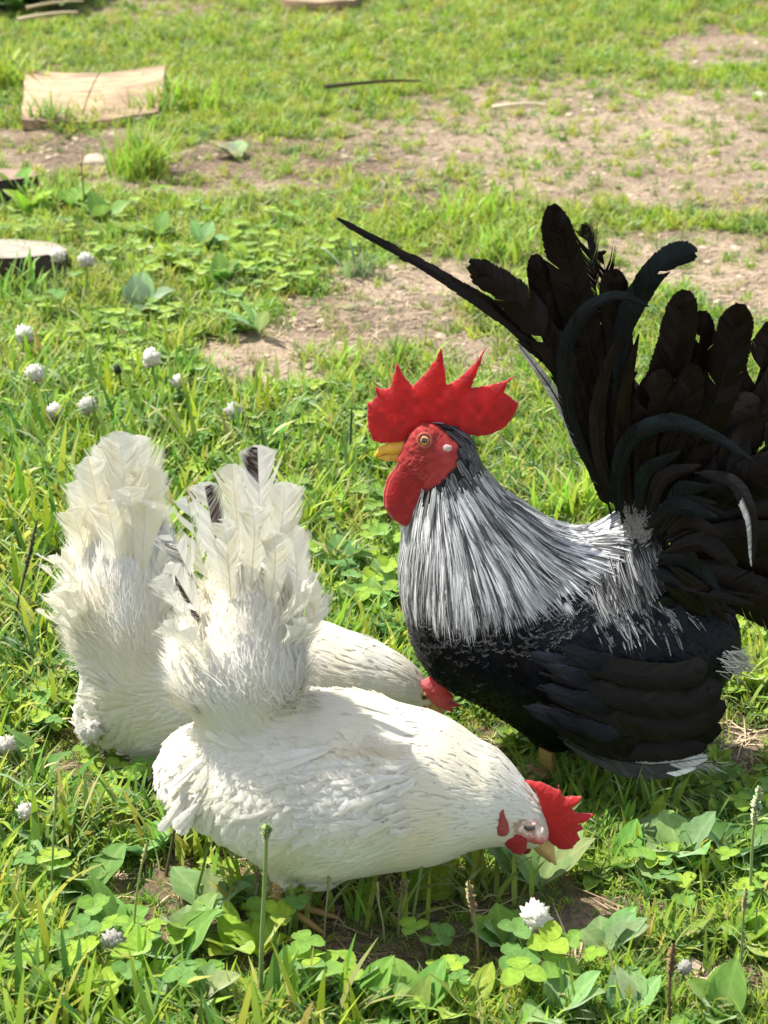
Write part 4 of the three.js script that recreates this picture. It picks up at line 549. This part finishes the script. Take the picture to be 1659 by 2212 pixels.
// ---------------------------------------------------------------- plants one can pick out
const stalkMat = phys({ vertexColors: true, roughness: 0.8, specularIntensity: 0.4 });
const petalMat = phys({ vertexColors: true, roughness: 1, transmission: 0.5, thickness: 0, side: THREE.DoubleSide, specularIntensity: 0.2 });
const at = (u, v) => { const p = onGround(u, v); p.y = groundY(p.x, p.z) - 0.002; return p; };
{
  // clover: a few plants with stems and three leaflets to each leaf, then copies
  const leafGeo = [0, 1, 2, 3, 4].map(() => { const s = new Soup(); leaflet(s, V(0, 0, 0), 0, 1, 0, [1, 1, 1]); return s.geo(); });
  const tones = [[0.22, 0.4, 0.06], [0.3, 0.48, 0.05], [0.17, 0.34, 0.08], [0.38, 0.54, 0.05]].map((c) => { const m = broadMat.clone(); m.color.setRGB(...c); return m; });
  const protos = [];
  for (let p = 0; p < 7; p++) {
    const g = new THREE.Group(), n = 3 + (p % 3);
    for (let i = 0; i < n; i++) {
      const a = i / n * 6.283 + rr(-0.5, 0.5), h = rr(0.022, 0.046), r = rr(0.006, 0.026), top = V(Math.cos(a) * r, h, Math.sin(a) * r);
      const leaf = part('leaf', stemGeo([V(0, -0.004, 0), V(top.x * 0.4, h * 0.6, top.z * 0.4), top], 0.0008, 0.0006, [0.2, 0.3, 0.07], 4), stalkMat, g);
      const h0 = rnd() * 6.28, tilt = rr(-0.15, 0.45), lean = new THREE.Quaternion().setFromEuler(new THREE.Euler(gauss() * 0.3, 0, gauss() * 0.3)), size = rr(0.012, 0.019), mt = tones[(p + i) % 4];
      for (let k = 0; k < 3; k++) { const m = part('leaflet', leafGeo[(p + i + k) % 5], mt, leaf); m.position.copy(top); m.quaternion.copy(lean).multiply(new THREE.Quaternion().setFromEuler(new THREE.Euler(0, h0 + k * 2.094, tilt + rr(-0.15, 0.15), 'YXZ'))); m.scale.setScalar(size * rr(0.9, 1.1)); }
    }
    protos.push(g);
  }
  let n = 0;
  const clover = (u, v, sc, label, group) => { const c = protos[n++ % 7].clone(); c.name = numbered('clover_plant'); c.position.copy(at(u, v)); c.rotation.y = rnd() * 6.28; c.scale.setScalar(sc); c.userData = { label, category: 'clover', group }; scene.add(c); };
  const ORD = ['first', 'second', 'third', 'fourth', 'fifth', 'sixth', 'seventh', 'eighth', 'ninth'];
  const zone = (list, sc, where, group) => list.sort((a, b) => a[0] - b[0]).forEach(([u, v], i) => clover(u, v, sc * 0.62 * rr(0.8, 1.2), ORD[i] + ' clover plant from the left ' + where, group));
  const many = (k, u0, u1, v0, v1) => Array.from({ length: k }, () => [rr(u0, u1), rr(v0, v1)]);
  zone([[930, 2075], [990, 2150]], 1.1, 'in the foreground below the front hen breast', 'clover below the front hen');
  zone([[1150, 2150], [1230, 2120]], 1.15, 'around the lowest white clover flower', 'clover below the front hen head');
  zone([[620, 2030], [690, 2150]], 1, 'around the tall green bud stalk', 'clover by the bud stalk');
  zone([[60, 2190], [150, 2140], [200, 2060], [20, 2080], [250, 2190], [330, 2090], [410, 2180], [110, 1960]], 1.1, 'in the lower left corner', 'clover in the lower left corner');
  zone([[290, 1720], [215, 1680], [60, 1690], [250, 1800], [120, 1780], [30, 1780]], 1, 'in the grass left of the front hen rump', 'clover left of the front hen');
  zone(many(6, 0, 130, 1150, 1600), 0.9, 'in the grass left of the back hen', 'clover left of the back hen');
  zone(many(9, 0, 420, 620, 1000), 0.9, 'among the white flowers behind the hens', 'clover behind the hens');
  zone(many(5, 660, 860, 1180, 1400), 0.95, 'between the hens and the rooster neck', 'clover between hens and rooster');
  zone(many(6, 1300, 1659, 1760, 2000), 0.9, 'in the grass right of the front hen head', 'clover right of the front hen');

  const clump = (u, v, n, len, spread, col, label) => { const s = new Soup(); for (let i = 0; i < n; i++) blade(s, gauss() * spread, gauss() * spread * 0.7, rnd() * 6.28, len * rr(0.45, 1.1), 0.0042 * rr(0.7, 1.3), rr(0.02, 0.5), rr(0.2, 1.2), col.map((x) => x * rr(0.75, 1.2)), 5); const m = new THREE.Mesh(s.geo(), leafMat); m.name = numbered('grass_clump'); m.position.copy(at(u, v)); m.castShadow = m.receiveShadow = true; m.userData = { label, category: 'grass' }; scene.add(m); };
  // broad-leaved weeds, each leaf its own part
  const weed = (u, v, size, k, col, label, group, o = {}) => {
    const g = thing('broadleaf_weed', label, 'weed', at(u, v), group);
    for (let i = 0; i < k; i++) { const s = new Soup(), c = col.map((x) => x * rr(0.85, 1.2)); ovateLeaf(s, V(0, 0.002, 0), (o.heading ?? rnd() * 6.28) + i / k * (o.fan ?? 6.28) + gauss() * 0.25, size * 0.85 * rr(0.6, 1.15), size * rr(0.17, 0.26) * (o.wide ?? 1), rr(0.35, 1.0), rr(0.2, 0.95), c, 10, 3, 0.16, 0.05, o.toothed ?? 0); part('leaf', s.geo(), broadMat, g); }
  };
  const mint = [0.27, 0.44, 0.17], mid = [0.21, 0.38, 0.07], lime = [0.36, 0.52, 0.05], dark = [0.13, 0.28, 0.06], paleG = [0.42, 0.48, 0.3];
  const rowOf = (list, sizes, k, cols, where, group, o) => list.sort((a, b) => a[0] - b[0]).forEach(([u, v], i) => weed(u, v, sizes, k, cols[i % cols.length], ORD[i] + ' broad leaved weed from the left ' + where, group, o));
  weed(455, 1985, 0.052, 4, mint, 'broad blue green dock leaves in front of the front hen feet');
  weed(500, 2070, 0.04, 5, lime, 'lime green broad leaves left of the tall bud stalk');
  weed(640, 2170, 0.05, 7, mid, 'large ribbed plantain rosette at the bottom below the bud stalk');
  rowOf([[300, 2180], [130, 2200], [40, 2130], [380, 2090], [220, 2130]], 0.046, 6, [mid, lime, dark, mint], 'in the lower left corner of the grass', 'weeds in the lower left corner');
  rowOf([[60, 1950], [200, 1940], [300, 1860], [110, 1860]], 0.045, 5, [mint, dark, mid], 'in the grass below the front hen rump', 'weeds below the front hen rump');
  weed(905, 1955, 0.04, 3, lime, 'bright lime leaf pair touching the front hen belly', undefined, { heading: -1.2, fan: 1.4 });
  rowOf([[30, 2205], [180, 2195], [420, 2205], [520, 2195], [770, 2205], [1010, 2200], [1200, 2215], [1560, 2205]], 0.046, 7, [mid, lime, mint, mid], 'along the bottom edge', 'weeds along the bottom edge');
  rowOf([[90, 2060], [250, 2030], [400, 2040], [560, 2075], [1090, 2060], [1300, 2070], [1620, 2040]], 0.04, 7, [lime, mid, mint], 'in the foreground row below the front hen', 'weeds in the foreground row');
  weed(1165, 1925, 0.055, 5, mint, 'pale leaf clump right under the front hen beak', undefined, { wide: 0.9 });
  weed(1470, 1860, 0.05, 7, mint, 'pale blue green weed clump right of the front hen beak', undefined, { toothed: 0.5, wide: 1.25 });
  weed(1590, 1850, 0.052, 7, dark, 'dark green leafy weed at the right edge below the rooster', undefined, { toothed: 0.4, wide: 1.2 });
  weed(1340, 1880, 0.038, 5, mid, 'small leafy weed between the front hen beak and the pale clump');
  weed(1350, 2215, 0.048, 5, mint, 'long pale plantain leaves at the bottom right of centre', undefined, { heading: -2.2, fan: 1.8 });
  weed(890, 2210, 0.045, 6, mid, 'broad plantain rosette at the bottom centre');
  weed(760, 2150, 0.04, 5, mint, 'small plantain rosette below the front hen');
  rowOf([[90, 1700], [50, 1580], [60, 1480], [30, 1350]], 0.045, 6, [dark, mid, mint], 'at the left edge beside the back hen', 'weeds at the left edge');
  rowOf([[690, 1020], [740, 1000], [640, 1080]], 0.045, 5, [mint, lime, mid], 'between the hen tails and the rooster beak', 'weeds between tails and beak');
  rowOf([[790, 1340], [850, 1300], [740, 1240], [830, 1390]], 0.042, 7, [mint, mid, dark], 'just left of the rooster breast', 'weeds left of the rooster breast', { toothed: 0.4, wide: 1.2 });
  weed(305, 680, 0.05, 6, [0.28, 0.42, 0.24], 'tall weed with large pale mint leaves behind the hens', undefined, { wide: 1.3 });
  rowOf([[535, 580], [440, 540], [380, 590], [480, 620], [340, 520]], 0.045, 9, [mid, lime, mint], 'left of the bare soil path', 'weeds left of the soil path');
  rowOf([[60, 460], [150, 450], [30, 430], [220, 480]], 0.05, 9, [mid, lime, mid], 'between the two dark log rounds', 'weeds between the log rounds');
  rowOf([[100, 1050], [40, 960], [140, 930], [400, 1000], [430, 960], [560, 1000]], 0.05, 6, [mid, mint, dark], 'right behind the white hens', 'weeds right behind the hens');
  weed(512, 345, 0.045, 6, paleG, 'small weed with whitish leaves on the far soil strip', undefined, { wide: 1.4 });
  rowOf([[60, 12], [110, 25], [150, 8], [20, 30], [90, -5]], 0.11, 14, [dark], 'in the far upper left corner', 'weeds in the upper left corner', { wide: 1.1 });
  weed(560, 725, 0.07, 7, mint, 'upright grey green weed at the edge of the soil path', undefined, { wide: 0.45 });
  clump(720, 800, 40, 0.04, 0.02, [0.34, 0.5, 0.06], 'small bright grass clump on the bare soil left of the rooster comb');
  clump(770, 598, 36, 0.045, 0.016, [0.22, 0.33, 0.14], 'small grey green tuft on the soil below the long tail feather');
  clump(20, 640, 60, 0.05, 0.05, [0.26, 0.42, 0.06], 'grass clump in front of the near log round');
  clump(120, 440, 60, 0.055, 0.05, [0.26, 0.42, 0.06], 'grass clump between the two log rounds');
  clump(1200, 1705, 70, 0.045, 0.03, [0.2, 0.36, 0.04], 'grass clump hiding the rooster feet');
  clump(1330, 1730, 70, 0.045, 0.04, [0.22, 0.38, 0.04], 'grass clump below the rooster wing edge');
  clump(650, 1995, 34, 0.06, 0.018, [0.4, 0.5, 0.1], 'thin grass stems rising before the front hen belly');
  clump(800, 1990, 30, 0.055, 0.03, [0.3, 0.45, 0.05], 'grass clump before the front hen belly');
  clump(1020, 1930, 50, 0.045, 0.03, [0.3, 0.42, 0.06], 'grass clump under the front hen neck');
  clump(560, 1960, 50, 0.045, 0.03, [0.3, 0.45, 0.05], 'grass clump before the front hen left foot');
  clump(400, 1850, 60, 0.05, 0.03, [0.34, 0.46, 0.06], 'grass clump under the front hen rump');
  clump(305, 375, 130, 0.085, 0.035, [0.3, 0.44, 0.05], 'tall grass clump standing below the wooden board');
  clump(100, 275, 50, 0.06, 0.03, [0.25, 0.38, 0.07], 'grass clump hiding the near left corner of the board');
  clump(345, 255, 60, 0.06, 0.03, [0.27, 0.4, 0.06], 'grass clump hiding the near right corner of the board');
  clump(420, 240, 110, 0.075, 0.05, [0.36, 0.5, 0.05], 'bright grass clump right of the wooden board');
  clump(30, 200, 110, 0.08, 0.04, [0.36, 0.5, 0.05], 'bright grass clump left of the wooden board');
  clump(1080, 560, 90, 0.05, 0.04, [0.3, 0.45, 0.05], 'bright grass clump behind the rooster front tail feathers');
  clump(1010, 480, 110, 0.05, 0.06, [0.36, 0.5, 0.05], 'bright grass clump right of the long tail feather tip');
  clump(1240, 1130, 110, 0.055, 0.03, [0.36, 0.52, 0.05], 'bright grass clump seen between rooster neck and tail');
  clump(1000, 900, 80, 0.045, 0.04, [0.3, 0.45, 0.05], 'grass clump just right of the rooster comb');
  clump(1610, 1480, 90, 0.045, 0.03, [0.42, 0.54, 0.06], 'bright grass clump under the rooster tail at the right edge');

  // white clover flowers: [head u, v, foot u, v, size, tone]
  const flower = (hu, hv, fu, fv, size, tone, label, group) => {
    const p = at(fu, fv), g = thing('clover_flower', label, 'flower', p, group), top = onPlane(hu, hv, p.z + 0.004).sub(p);
    part('stem', stemGeo([V(0, -0.004, 0), top.clone().multiplyScalar(0.5).add(V(gauss() * 0.004, 0, gauss() * 0.004)), top], 0.0011, 0.0009, tone < 0.3 ? [0.06, 0.07, 0.03] : [0.16, 0.22, 0.07], 5), stalkMat, g);
    const s = new Soup(), R = size * rr(0.38, 0.48);
    for (let i = 0; i < 64; i++) {
      if (rnd() < 0.12) continue; const y = 1 - 1.75 * (i + 0.5) / 64, a = i * 2.39996, r = Math.sqrt(Math.max(0, 1 - y * y)), d = V(Math.cos(a) * r, y, Math.sin(a) * r).normalize(), droop = y < -0.25 ? 0.5 : 0, dd = d.clone().add(V(0, 0.25 - droop, 0)).normalize(), sd = dd.clone().cross(V(0.3, 1, 0.2)).normalize(), up = sd.clone().cross(dd);
      const w = R * 0.27, L = R * rr(0.75, 1.15), base = y < -0.3 ? [0.5, 0.42, 0.28] : [0.7, 0.72, 0.5], c = (k) => lin([base, y < -0.35 && rnd() < 0.6 ? [0.5, 0.38, 0.25] : [0.9, 0.88, 0.82]], k).map((x) => x * tone);
      const q = (t, sdw, u2) => top.clone().addScaledVector(dd, L * t).addScaledVector(sd, sdw).addScaledVector(up, u2);
      const A = s.v(q(0.2, 0, 0), d, c(0)), b1 = s.v(q(0.62, w, 0), d.clone().add(sd).normalize(), c(0.8)), b2 = s.v(q(0.62, -w, 0), d.clone().sub(sd).normalize(), c(0.8)), u1 = s.v(q(0.66, 0, w * 0.9), up, c(1)), t1 = s.v(q(1.05, 0, w * 0.2), d, c(1)), l1 = s.v(q(0.8, 0, -w * 0.8), d, c(0.9));
      s.t(A, b1, u1); s.t(A, u1, b2); s.t(b1, t1, u1); s.t(u1, t1, b2); s.t(A, b2, l1); s.t(A, l1, b1); s.t(l1, b2, t1); s.t(l1, t1, b1);
    }
    if (tone > 0.3) { const core = new THREE.IcosahedronGeometry(R * 0.74, 2), cp2 = core.attributes.position, cn = core.attributes.normal; for (let i = 0; i < cp2.count; i++) s.v(V(cp2.getX(i), cp2.getY(i) * 0.9, cp2.getZ(i)).add(top), V(cn.getX(i), cn.getY(i), cn.getZ(i)), [0.86 * tone, 0.82 * tone, 0.68 * tone]); for (let i = s.p.length / 3 - cp2.count; i < s.p.length / 3; i += 3) s.t(i, i + 1, i + 2); }
    part('flower_head', s.geo(), petalMat, g);
  };
  flower(327, 775, 340, 935, 0.024, 1, 'tallest white clover flower above the back hen tail');
  flower(383, 826, 385, 900, 0.021, 0.95, 'white clover flower just right of the tallest one');
  flower(75, 808, 95, 930, 0.02, 0.95, 'white clover flower with browned skirt near the left edge');
  flower(52, 724, 40, 800, 0.022, 0.9, 'white clover flower highest at the left edge of the grass');
  flower(125, 553, 120, 640, 0.022, 0.95, 'white clover flower in front of the near log round');
  flower(186, 563, 180, 650, 0.02, 0.85, 'cream clover flower right of the near log round');
  flower(118, 890, 118, 960, 0.021, 0.9, 'white clover flower left of the back hen tail tip');
  flower(190, 878, 205, 950, 0.02, 0.8, 'browning clover flower above the back hen tail tip');
  flower(505, 890, 505, 950, 0.02, 0.7, 'faded clover flower behind the front hen tail');
  flower(197, 1582, 215, 1690, 0.022, 0.95, 'large cream clover flower against the back hen rump');
  flower(14, 1612, 20, 1690, 0.02, 0.8, 'pale clover flower at the left edge below the back hen');
  flower(60, 1755, 75, 1840, 0.017, 0.85, 'white clover flower in the grass left of the front hen');
  flower(1157, 1982, 1170, 2090, 0.021, 1, 'lowest white clover flower below the front hen head');
  flower(245, 2035, 255, 2120, 0.02, 0.6, 'greenish clover flower in the lower left grass');
  flower(255, 796, 248, 880, 0.011, 0.12, 'dark brown withered clover head left of the tallest white flower');
  flower(1480, 2090, 1480, 2150, 0.012, 0.6, 'small pale clover head at the lower right');

  // seed stalks: [points from foot to tip], spike length and width, colours
  const stalk = (foot, pts, spike, wide, col, scol, label, thick = 0.0011) => {
    const p = at(...foot), g = thing('seed_stalk', label, 'stalk', p), path = [V(0, -0.004, 0), ...pts.map(([u, v], i) => onPlane(u, v, p.z + 0.004 * i).sub(p))];
    part('stem', stemGeo(path, thick, thick * 0.7, col, 5), stalkMat, g);
    const c = new THREE.CatmullRomCurve3(path), L = c.getLength(), s = new Soup(), n = Math.round(clamp(spike / 0.0012, 10, 60));
    for (let i = 0; i < n; i++) { const t = 1 - spike / L * (1 - (i + 0.5) / n), q = c.getPoint(clamp(t, 0, 1)), T = c.getTangent(clamp(t, 0, 1)); for (let k = 0; k < 4; k++) { const a = rnd() * 6.28, d = V(Math.cos(a), 0, Math.sin(a)).addScaledVector(T, 0.6).normalize(), w = wide * rr(0.7, 1.15) * Math.sin(Math.PI * clamp((i + 1) / (n + 1.5), 0, 1)) ** 0.5, sd = d.clone().cross(T).normalize().multiplyScalar(w * 0.4), cc = scol.map((x) => x * rr(0.7, 1.3)); const A = s.v(q, d, cc), B1 = s.v(q.clone().addScaledVector(d, w * 0.6).add(sd), d, cc), C = s.v(q.clone().addScaledVector(d, w * 0.6).sub(sd), d, cc), D = s.v(q.clone().addScaledVector(d, w * 1.2), T, cc); s.t(A, B1, C); s.t(B1, D, C); } }
    part('seed_head', s.geo(), stalkMat, g);
  };
  stalk([562, 2190], [[565, 2050], [572, 1900], [576, 1785]], 0.012, 0.0034, [0.19, 0.27, 0.09], [0.22, 0.3, 0.1], 'tall green stalk with round bud in front of the front hen belly', 0.0015);
  stalk([885, 2020], [[900, 1930], [920, 1830], [938, 1752]], 0.01, 0.0024, [0.15, 0.2, 0.07], [0.17, 0.2, 0.08], 'thin stalk with small bud in front of the front hen breast', 0.0013);
  stalk([355, 1900], [[372, 1820], [388, 1730], [403, 1635]], 0.032, 0.0026, [0.1, 0.1, 0.05], [0.09, 0.085, 0.04], 'dark seed spike in front of the front hen rump');
  stalk([1447, 2212], [[1446, 2140], [1450, 2085], [1455, 2040]], 0.04, 0.003, [0.15, 0.11, 0.05], [0.2, 0.15, 0.07], 'brown seed spike standing at the lower right');
  stalk([20, 1420], [[35, 1320], [58, 1220], [80, 1125]], 0.06, 0.0028, [0.08, 0.1, 0.05], [0.08, 0.1, 0.045], 'dark green seed spike leaning at the left edge beside the back hen');
  stalk([545, 2000], [[550, 1950], [557, 1910], [560, 1880]], 0.03, 0.0026, [0.2, 0.2, 0.1], [0.2, 0.18, 0.09], 'short seed spike beside the tall round bud stalk');
  stalk([860, 2030], [[862, 1980], [868, 1930], [876, 1900]], 0.03, 0.003, [0.2, 0.2, 0.09], [0.25, 0.23, 0.1], 'short fuzzy seed spike left of the thin bud stalk');
  stalk([1035, 2090], [[1030, 2020], [1020, 1960], [1012, 1905]], 0.034, 0.003, [0.25, 0.2, 0.1], [0.32, 0.25, 0.13], 'tan seed spike under the front hen neck');
  stalk([757, 1010], [[757, 970], [758, 920], [760, 880]], 0.05, 0.0024, [0.07, 0.12, 0.05], [0.08, 0.13, 0.05], 'upright dark seed spike left of the rooster beak');
  stalk([185, 470], [[182, 430], [178, 390], [176, 355]], 0.01, 0.0014, [0.06, 0.08, 0.035], [0.06, 0.08, 0.035], 'thin dark stem standing below the wooden board');
  stalk([170, 265], [[190, 210], [205, 175], [227, 135]], 0.008, 0.0012, [0.2, 0.15, 0.08], [0.2, 0.15, 0.08], 'thin bent stem crossing in front of the wooden board');
  stalk([545, 850], [[546, 825], [548, 810], [548, 800]], 0.02, 0.002, [0.12, 0.12, 0.06], [0.14, 0.12, 0.06], 'short dark seed spike at the near edge of the soil path');
  stalk([420, 1970], [[425, 1930], [440, 1870], [452, 1820]], 0.006, 0.0015, [0.13, 0.2, 0.05], [0.13, 0.2, 0.05], 'green stem rising under the front hen belly');
  stalk([700, 2030], [[702, 1990], [708, 1930], [712, 1880]], 0.02, 0.0016, [0.3, 0.3, 0.14], [0.45, 0.38, 0.2], 'pale thin seed stalk in front of the front hen belly', 0.0007);
  stalk([830, 2040], [[828, 2000], [818, 1950], [815, 1905]], 0.02, 0.0016, [0.3, 0.32, 0.14], [0.42, 0.38, 0.2], 'thin pale seed stalk left of the short fuzzy spike', 0.0007);
  stalk([110, 1990], [[112, 1900], [116, 1800], [122, 1700]], 0.02, 0.0018, [0.24, 0.3, 0.1], [0.3, 0.3, 0.14], 'tall thin stalk left of the front hen rump', 0.0008);
  stalk([285, 2080], [[290, 1990], [300, 1900], [318, 1820]], 0.02, 0.0018, [0.26, 0.3, 0.1], [0.32, 0.3, 0.14], 'tall thin stalk below the front hen rump', 0.0008);
  stalk([1600, 2140], [[1602, 2060], [1606, 1980], [1612, 1920]], 0.03, 0.002, [0.2, 0.24, 0.09], [0.3, 0.28, 0.13], 'thin brown stalk at the lower right edge', 0.0008);
  stalk([1625, 1960], [[1622, 1900], [1628, 1790], [1640, 1700]], 0.035, 0.0035, [0.25, 0.32, 0.12], [0.45, 0.48, 0.28], 'pale loose grass seed head at the right edge below the rooster');
}
// ---------------------------------------------------------------- timber, stones, sticks
{
  const wood = grayTexture(512, 512, (x, y) => { const g = fbm(x * 6 + 0.6 * fbm(x * 3, y * 3), y * 70, 4), w = fbm(x * 4, y * 5, 3), crack = sstep(Math.abs(noise2(x * 3, y * 26) - 0.5), 0, 0.03), s = (0.55 + 0.45 * g) * (0.62 + 0.5 * w) * (0.75 + 0.25 * crack); return [0.95 * s, 0.8 * s, 0.64 * s]; });
  wood.colorSpace = THREE.SRGBColorSpace;
  const boardMat = new THREE.MeshStandardMaterial({ map: wood, bumpMap: wood, bumpScale: 0.002, roughness: 0.85 });
  const slab = (corners, thick, sag, nx, nz, wobble) => {          // a warped sheet with thickness from its four top corners
    const s = new Soup(), P = (i, j, top) => { const a = i / nx, b = j / nz, p = corners[0].clone().lerp(corners[1], a).lerp(corners[3].clone().lerp(corners[2], a), b); p.y += sag * (4 * (a - 0.5) ** 2 - 0.3) + (noise2(a * 7, b * 7) - 0.5) * wobble - (top ? 0 : thick); const e = (i === 0 || i === nx || j === 0 || j === nz) ? (noise2(i * 1.7, j * 1.9) - 0.5) * wobble * 2 : 0; p.x += e; p.z += e; return p; }, g = new THREE.PlaneGeometry(1, 1);
    const ids = [[], []], up = [V(0, 1, 0), V(0, -1, 0)];
    for (const k of [0, 1]) for (let j = 0; j <= nz; j++) for (let i = 0; i <= nx; i++) ids[k].push(s.v(P(i, j, k === 0), up[k], [1, 1, 1], i / nx, j / nz));
    const w = nx + 1;
    for (const k of [0, 1]) for (let j = 0; j < nz; j++) for (let i = 0; i < nx; i++) { const a = j * w + i; s.t(ids[k][a], ids[k][a + 1], ids[k][a + w]); s.t(ids[k][a + 1], ids[k][a + w + 1], ids[k][a + w]); }
    const rim = []; for (let i = 0; i < nx; i++) rim.push([i, 0]); for (let j = 0; j < nz; j++) rim.push([nx, j]); for (let i = nx; i > 0; i--) rim.push([i, nz]); for (let j = nz; j > 0; j--) rim.push([0, j]);
    const mid = corners[0].clone().lerp(corners[2], 0.5);
    rim.forEach((r, q) => { const n2 = rim[(q + 1) % rim.length], a = P(...r, true), b = P(...n2, true), c = P(...r, false), d = P(...n2, false), n = a.clone().add(b).multiplyScalar(0.5).sub(mid).setY(0).normalize(), I = [a, b, c, d].map((p, m) => s.v(p, n, [1, 1, 1], (q + (m & 1)) * 0.08, m > 1 ? 0.06 : 0)); s.t(I[0], I[1], I[2]); s.t(I[1], I[3], I[2]); });
    return s.geo();
  };
  const single = (name, geo, mat, label, category, p) => { const m = new THREE.Mesh(geo, mat); m.name = numbered(name); m.position.copy(p); m.castShadow = m.receiveShadow = true; m.userData = { label, category }; scene.add(m); return m; };
  const bc = [[57, 158], [359, 148], [343, 248], [46, 266]].map(([u, v], i) => onGround(u, v, i < 2 ? 0.028 : 0.012)), c0 = bc[0].clone().lerp(bc[2], 0.5).setY(0);
  single('wooden_board', slab(bc.map((p) => p.clone().sub(c0)), 0.014, 0.008, 14, 10, 0.002), boardMat, 'pale warped wooden board lying in the grass at upper left', 'board', c0);
  const fc = [[620, 4], [765, 3], [790, -14], [600, -14]].map(([u, v]) => onGround(u, v, 0.02)).reverse(), f0 = fc[0].clone().lerp(fc[2], 0.5).setY(0);
  single('wooden_board', slab(fc.map((p) => p.clone().sub(f0)), 0.02, 0.003, 8, 5, 0.003), boardMat, 'whitish board edge lying at the very top of the picture', 'board', f0);
  // log rounds
  const barkMat = new THREE.MeshStandardMaterial({ vertexColors: true, roughness: 0.95 }), log = (u, v, R, H, tilt, topCol, label) => {
    const p = at(u, v), g = thing('log_round', label, 'log', p), s = new Soup(), n = 48, rad = (a) => R * (1 + 0.05 * Math.sin(a * 3 + u) + 0.03 * Math.sin(a * 7));
    const T = (x, y, z) => V(x, y * Math.cos(tilt) + z * Math.sin(tilt), z * Math.cos(tilt) - y * Math.sin(tilt));
    for (let j = 0; j <= 5; j++) for (let i = 0; i <= n; i++) { const a = i / n * 6.2832, r = rad(a) * (1 + 0.03 * (hash(i % n, j) - 0.5)) * (j === 5 ? 0.985 : 1), k = rr(0.7, 1.3); s.v(T(Math.cos(a) * r, -0.04 + (H + 0.04) * j / 5, Math.sin(a) * r), T(Math.cos(a), 0, Math.sin(a)), [0.035 * k, 0.026 * k, 0.02 * k]); }
    for (let j = 0; j < 5; j++) for (let i = 0; i < n; i++) { const a = j * (n + 1) + i; s.t(a, a + 1, a + n + 1); s.t(a + 1, a + n + 2, a + n + 1); }
    part('bark', s.geo(), barkMat, g);
    const t = new Soup(), up = T(0, 1, 0); for (let j = 0; j <= 9; j++) for (let i = 0; i <= n; i++) { const a = i / n * 6.2832, r = rad(a) * 0.98 * j / 9, ring = 0.8 + 0.3 * noise2(j * 2.3 + noise2(i * 0.2, j), 3) - (noise2(i * 0.9, 1) < 0.12 ? 0.25 : 0); t.v(T(Math.cos(a) * r, H + 0.001, Math.sin(a) * r), up, topCol.map((c) => c * ring)); }
    for (let j = 0; j < 9; j++) for (let i = 0; i < n; i++) { const a = j * (n + 1) + i; t.t(a, a + 1, a + n + 1); t.t(a + 1, a + n + 2, a + n + 1); }
    part('cut_face', t.geo(), barkMat, g);
  };
  log(-6, 584, 0.08, 0.026, 0.17, [0.33, 0.28, 0.23], 'near dark log round with bright pale cut top at left edge');
  log(-45, 408, 0.08, 0.024, 0.17, [0.26, 0.18, 0.13], 'farther dark log round with soil brown top at left edge');
  lowSpots.push();
  const stone = (u, v, w, h, d, col, label) => { const p = at(u, v), g = new THREE.IcosahedronGeometry(1, 3), q = g.attributes.position; for (let i = 0; i < q.count; i++) { const x = q.getX(i), y = q.getY(i), z = q.getZ(i), k = 0.85 + 0.3 * fbm(x * 1.6 + u, y * 1.6 + z * 1.3, 3); q.setXYZ(i, Math.sign(x) * Math.pow(Math.abs(x), 0.7) * k * w, Math.sign(y) * Math.pow(Math.abs(y), 0.7) * k * h, Math.sign(z) * Math.pow(Math.abs(z), 0.7) * k * d); } g.computeVertexNormals(); paint(g, (x, y, z) => col.map((c) => c * (0.75 + 0.5 * fbm(x * 90, z * 90 + y * 40)))); single('stone', g, strawMat, label, 'stone', p); };
  stone(318, 556, 0.014, 0.012, 0.01, [0.55, 0.45, 0.34], 'small pale stone in the weeds right of the near log round');
  stone(208, 345, 0.018, 0.009, 0.02, [0.4, 0.32, 0.24], 'pale flat stone below the wooden board');
  stone(88, 402, 0.012, 0.01, 0.01, [0.6, 0.45, 0.4], 'pinkish stone beside the farther log round');
  stone(270, 1845, 0.008, 0.008, 0.007, [0.6, 0.52, 0.4], 'tan pebble in the grass under the front hen rump');
  stone(1640, 210, 0.012, 0.006, 0.01, [0.5, 0.48, 0.42], 'whitish stone on the far soil at the right edge');
  const stick = (a, b, r, col, label, rise = 0.006) => { const A = at(...a), Bq = at(...b), m = A.clone().lerp(Bq, 0.5); m.y = 0; const L = A.clone().sub(m), R = Bq.clone().sub(m); L.y += rise; R.y += rise; const g = stemGeo([L, L.clone().lerp(R, 0.3).add(V(0, 0.003, 0.004)), L.clone().lerp(R, 0.7).add(V(0, 0.002, -0.004)), R], r, r * 0.5, col, 6); single('stick', g, stalkMat, label, 'stick', m); };
  stick([700, 214], [908, 199], 0.0034, [0.05, 0.038, 0.025], 'dark thin stick lying on the far grass', 0.02);
  stick([1062, 241], [1178, 236], 0.0032, [0.6, 0.5, 0.36], 'pale straw stick lying on the far soil');
  stick([40, 78], [170, 62], 0.004, [0.5, 0.4, 0.26], 'dry tan stalk lying in the upper left grass', 0.03);
  stick([60, 66], [182, 48], 0.003, [0.45, 0.36, 0.22], 'second dry stalk above the first in the upper left grass', 0.04);
  stick([500, 2010], [600, 1995], 0.0013, [0.6, 0.52, 0.38], 'pale straw lying in front of the front hen feet', 0.004);
  stick([1480, 2150], [1590, 2080], 0.0012, [0.5, 0.42, 0.3], 'pale straw lying on the soil at lower right', 0.004);
  stick([620, 1195], [690, 1180], 0.0018, [0.5, 0.38, 0.24], 'dry stalk on the soil right of the front hen tail', 0.006);
}
renderer.render(scene, camera);
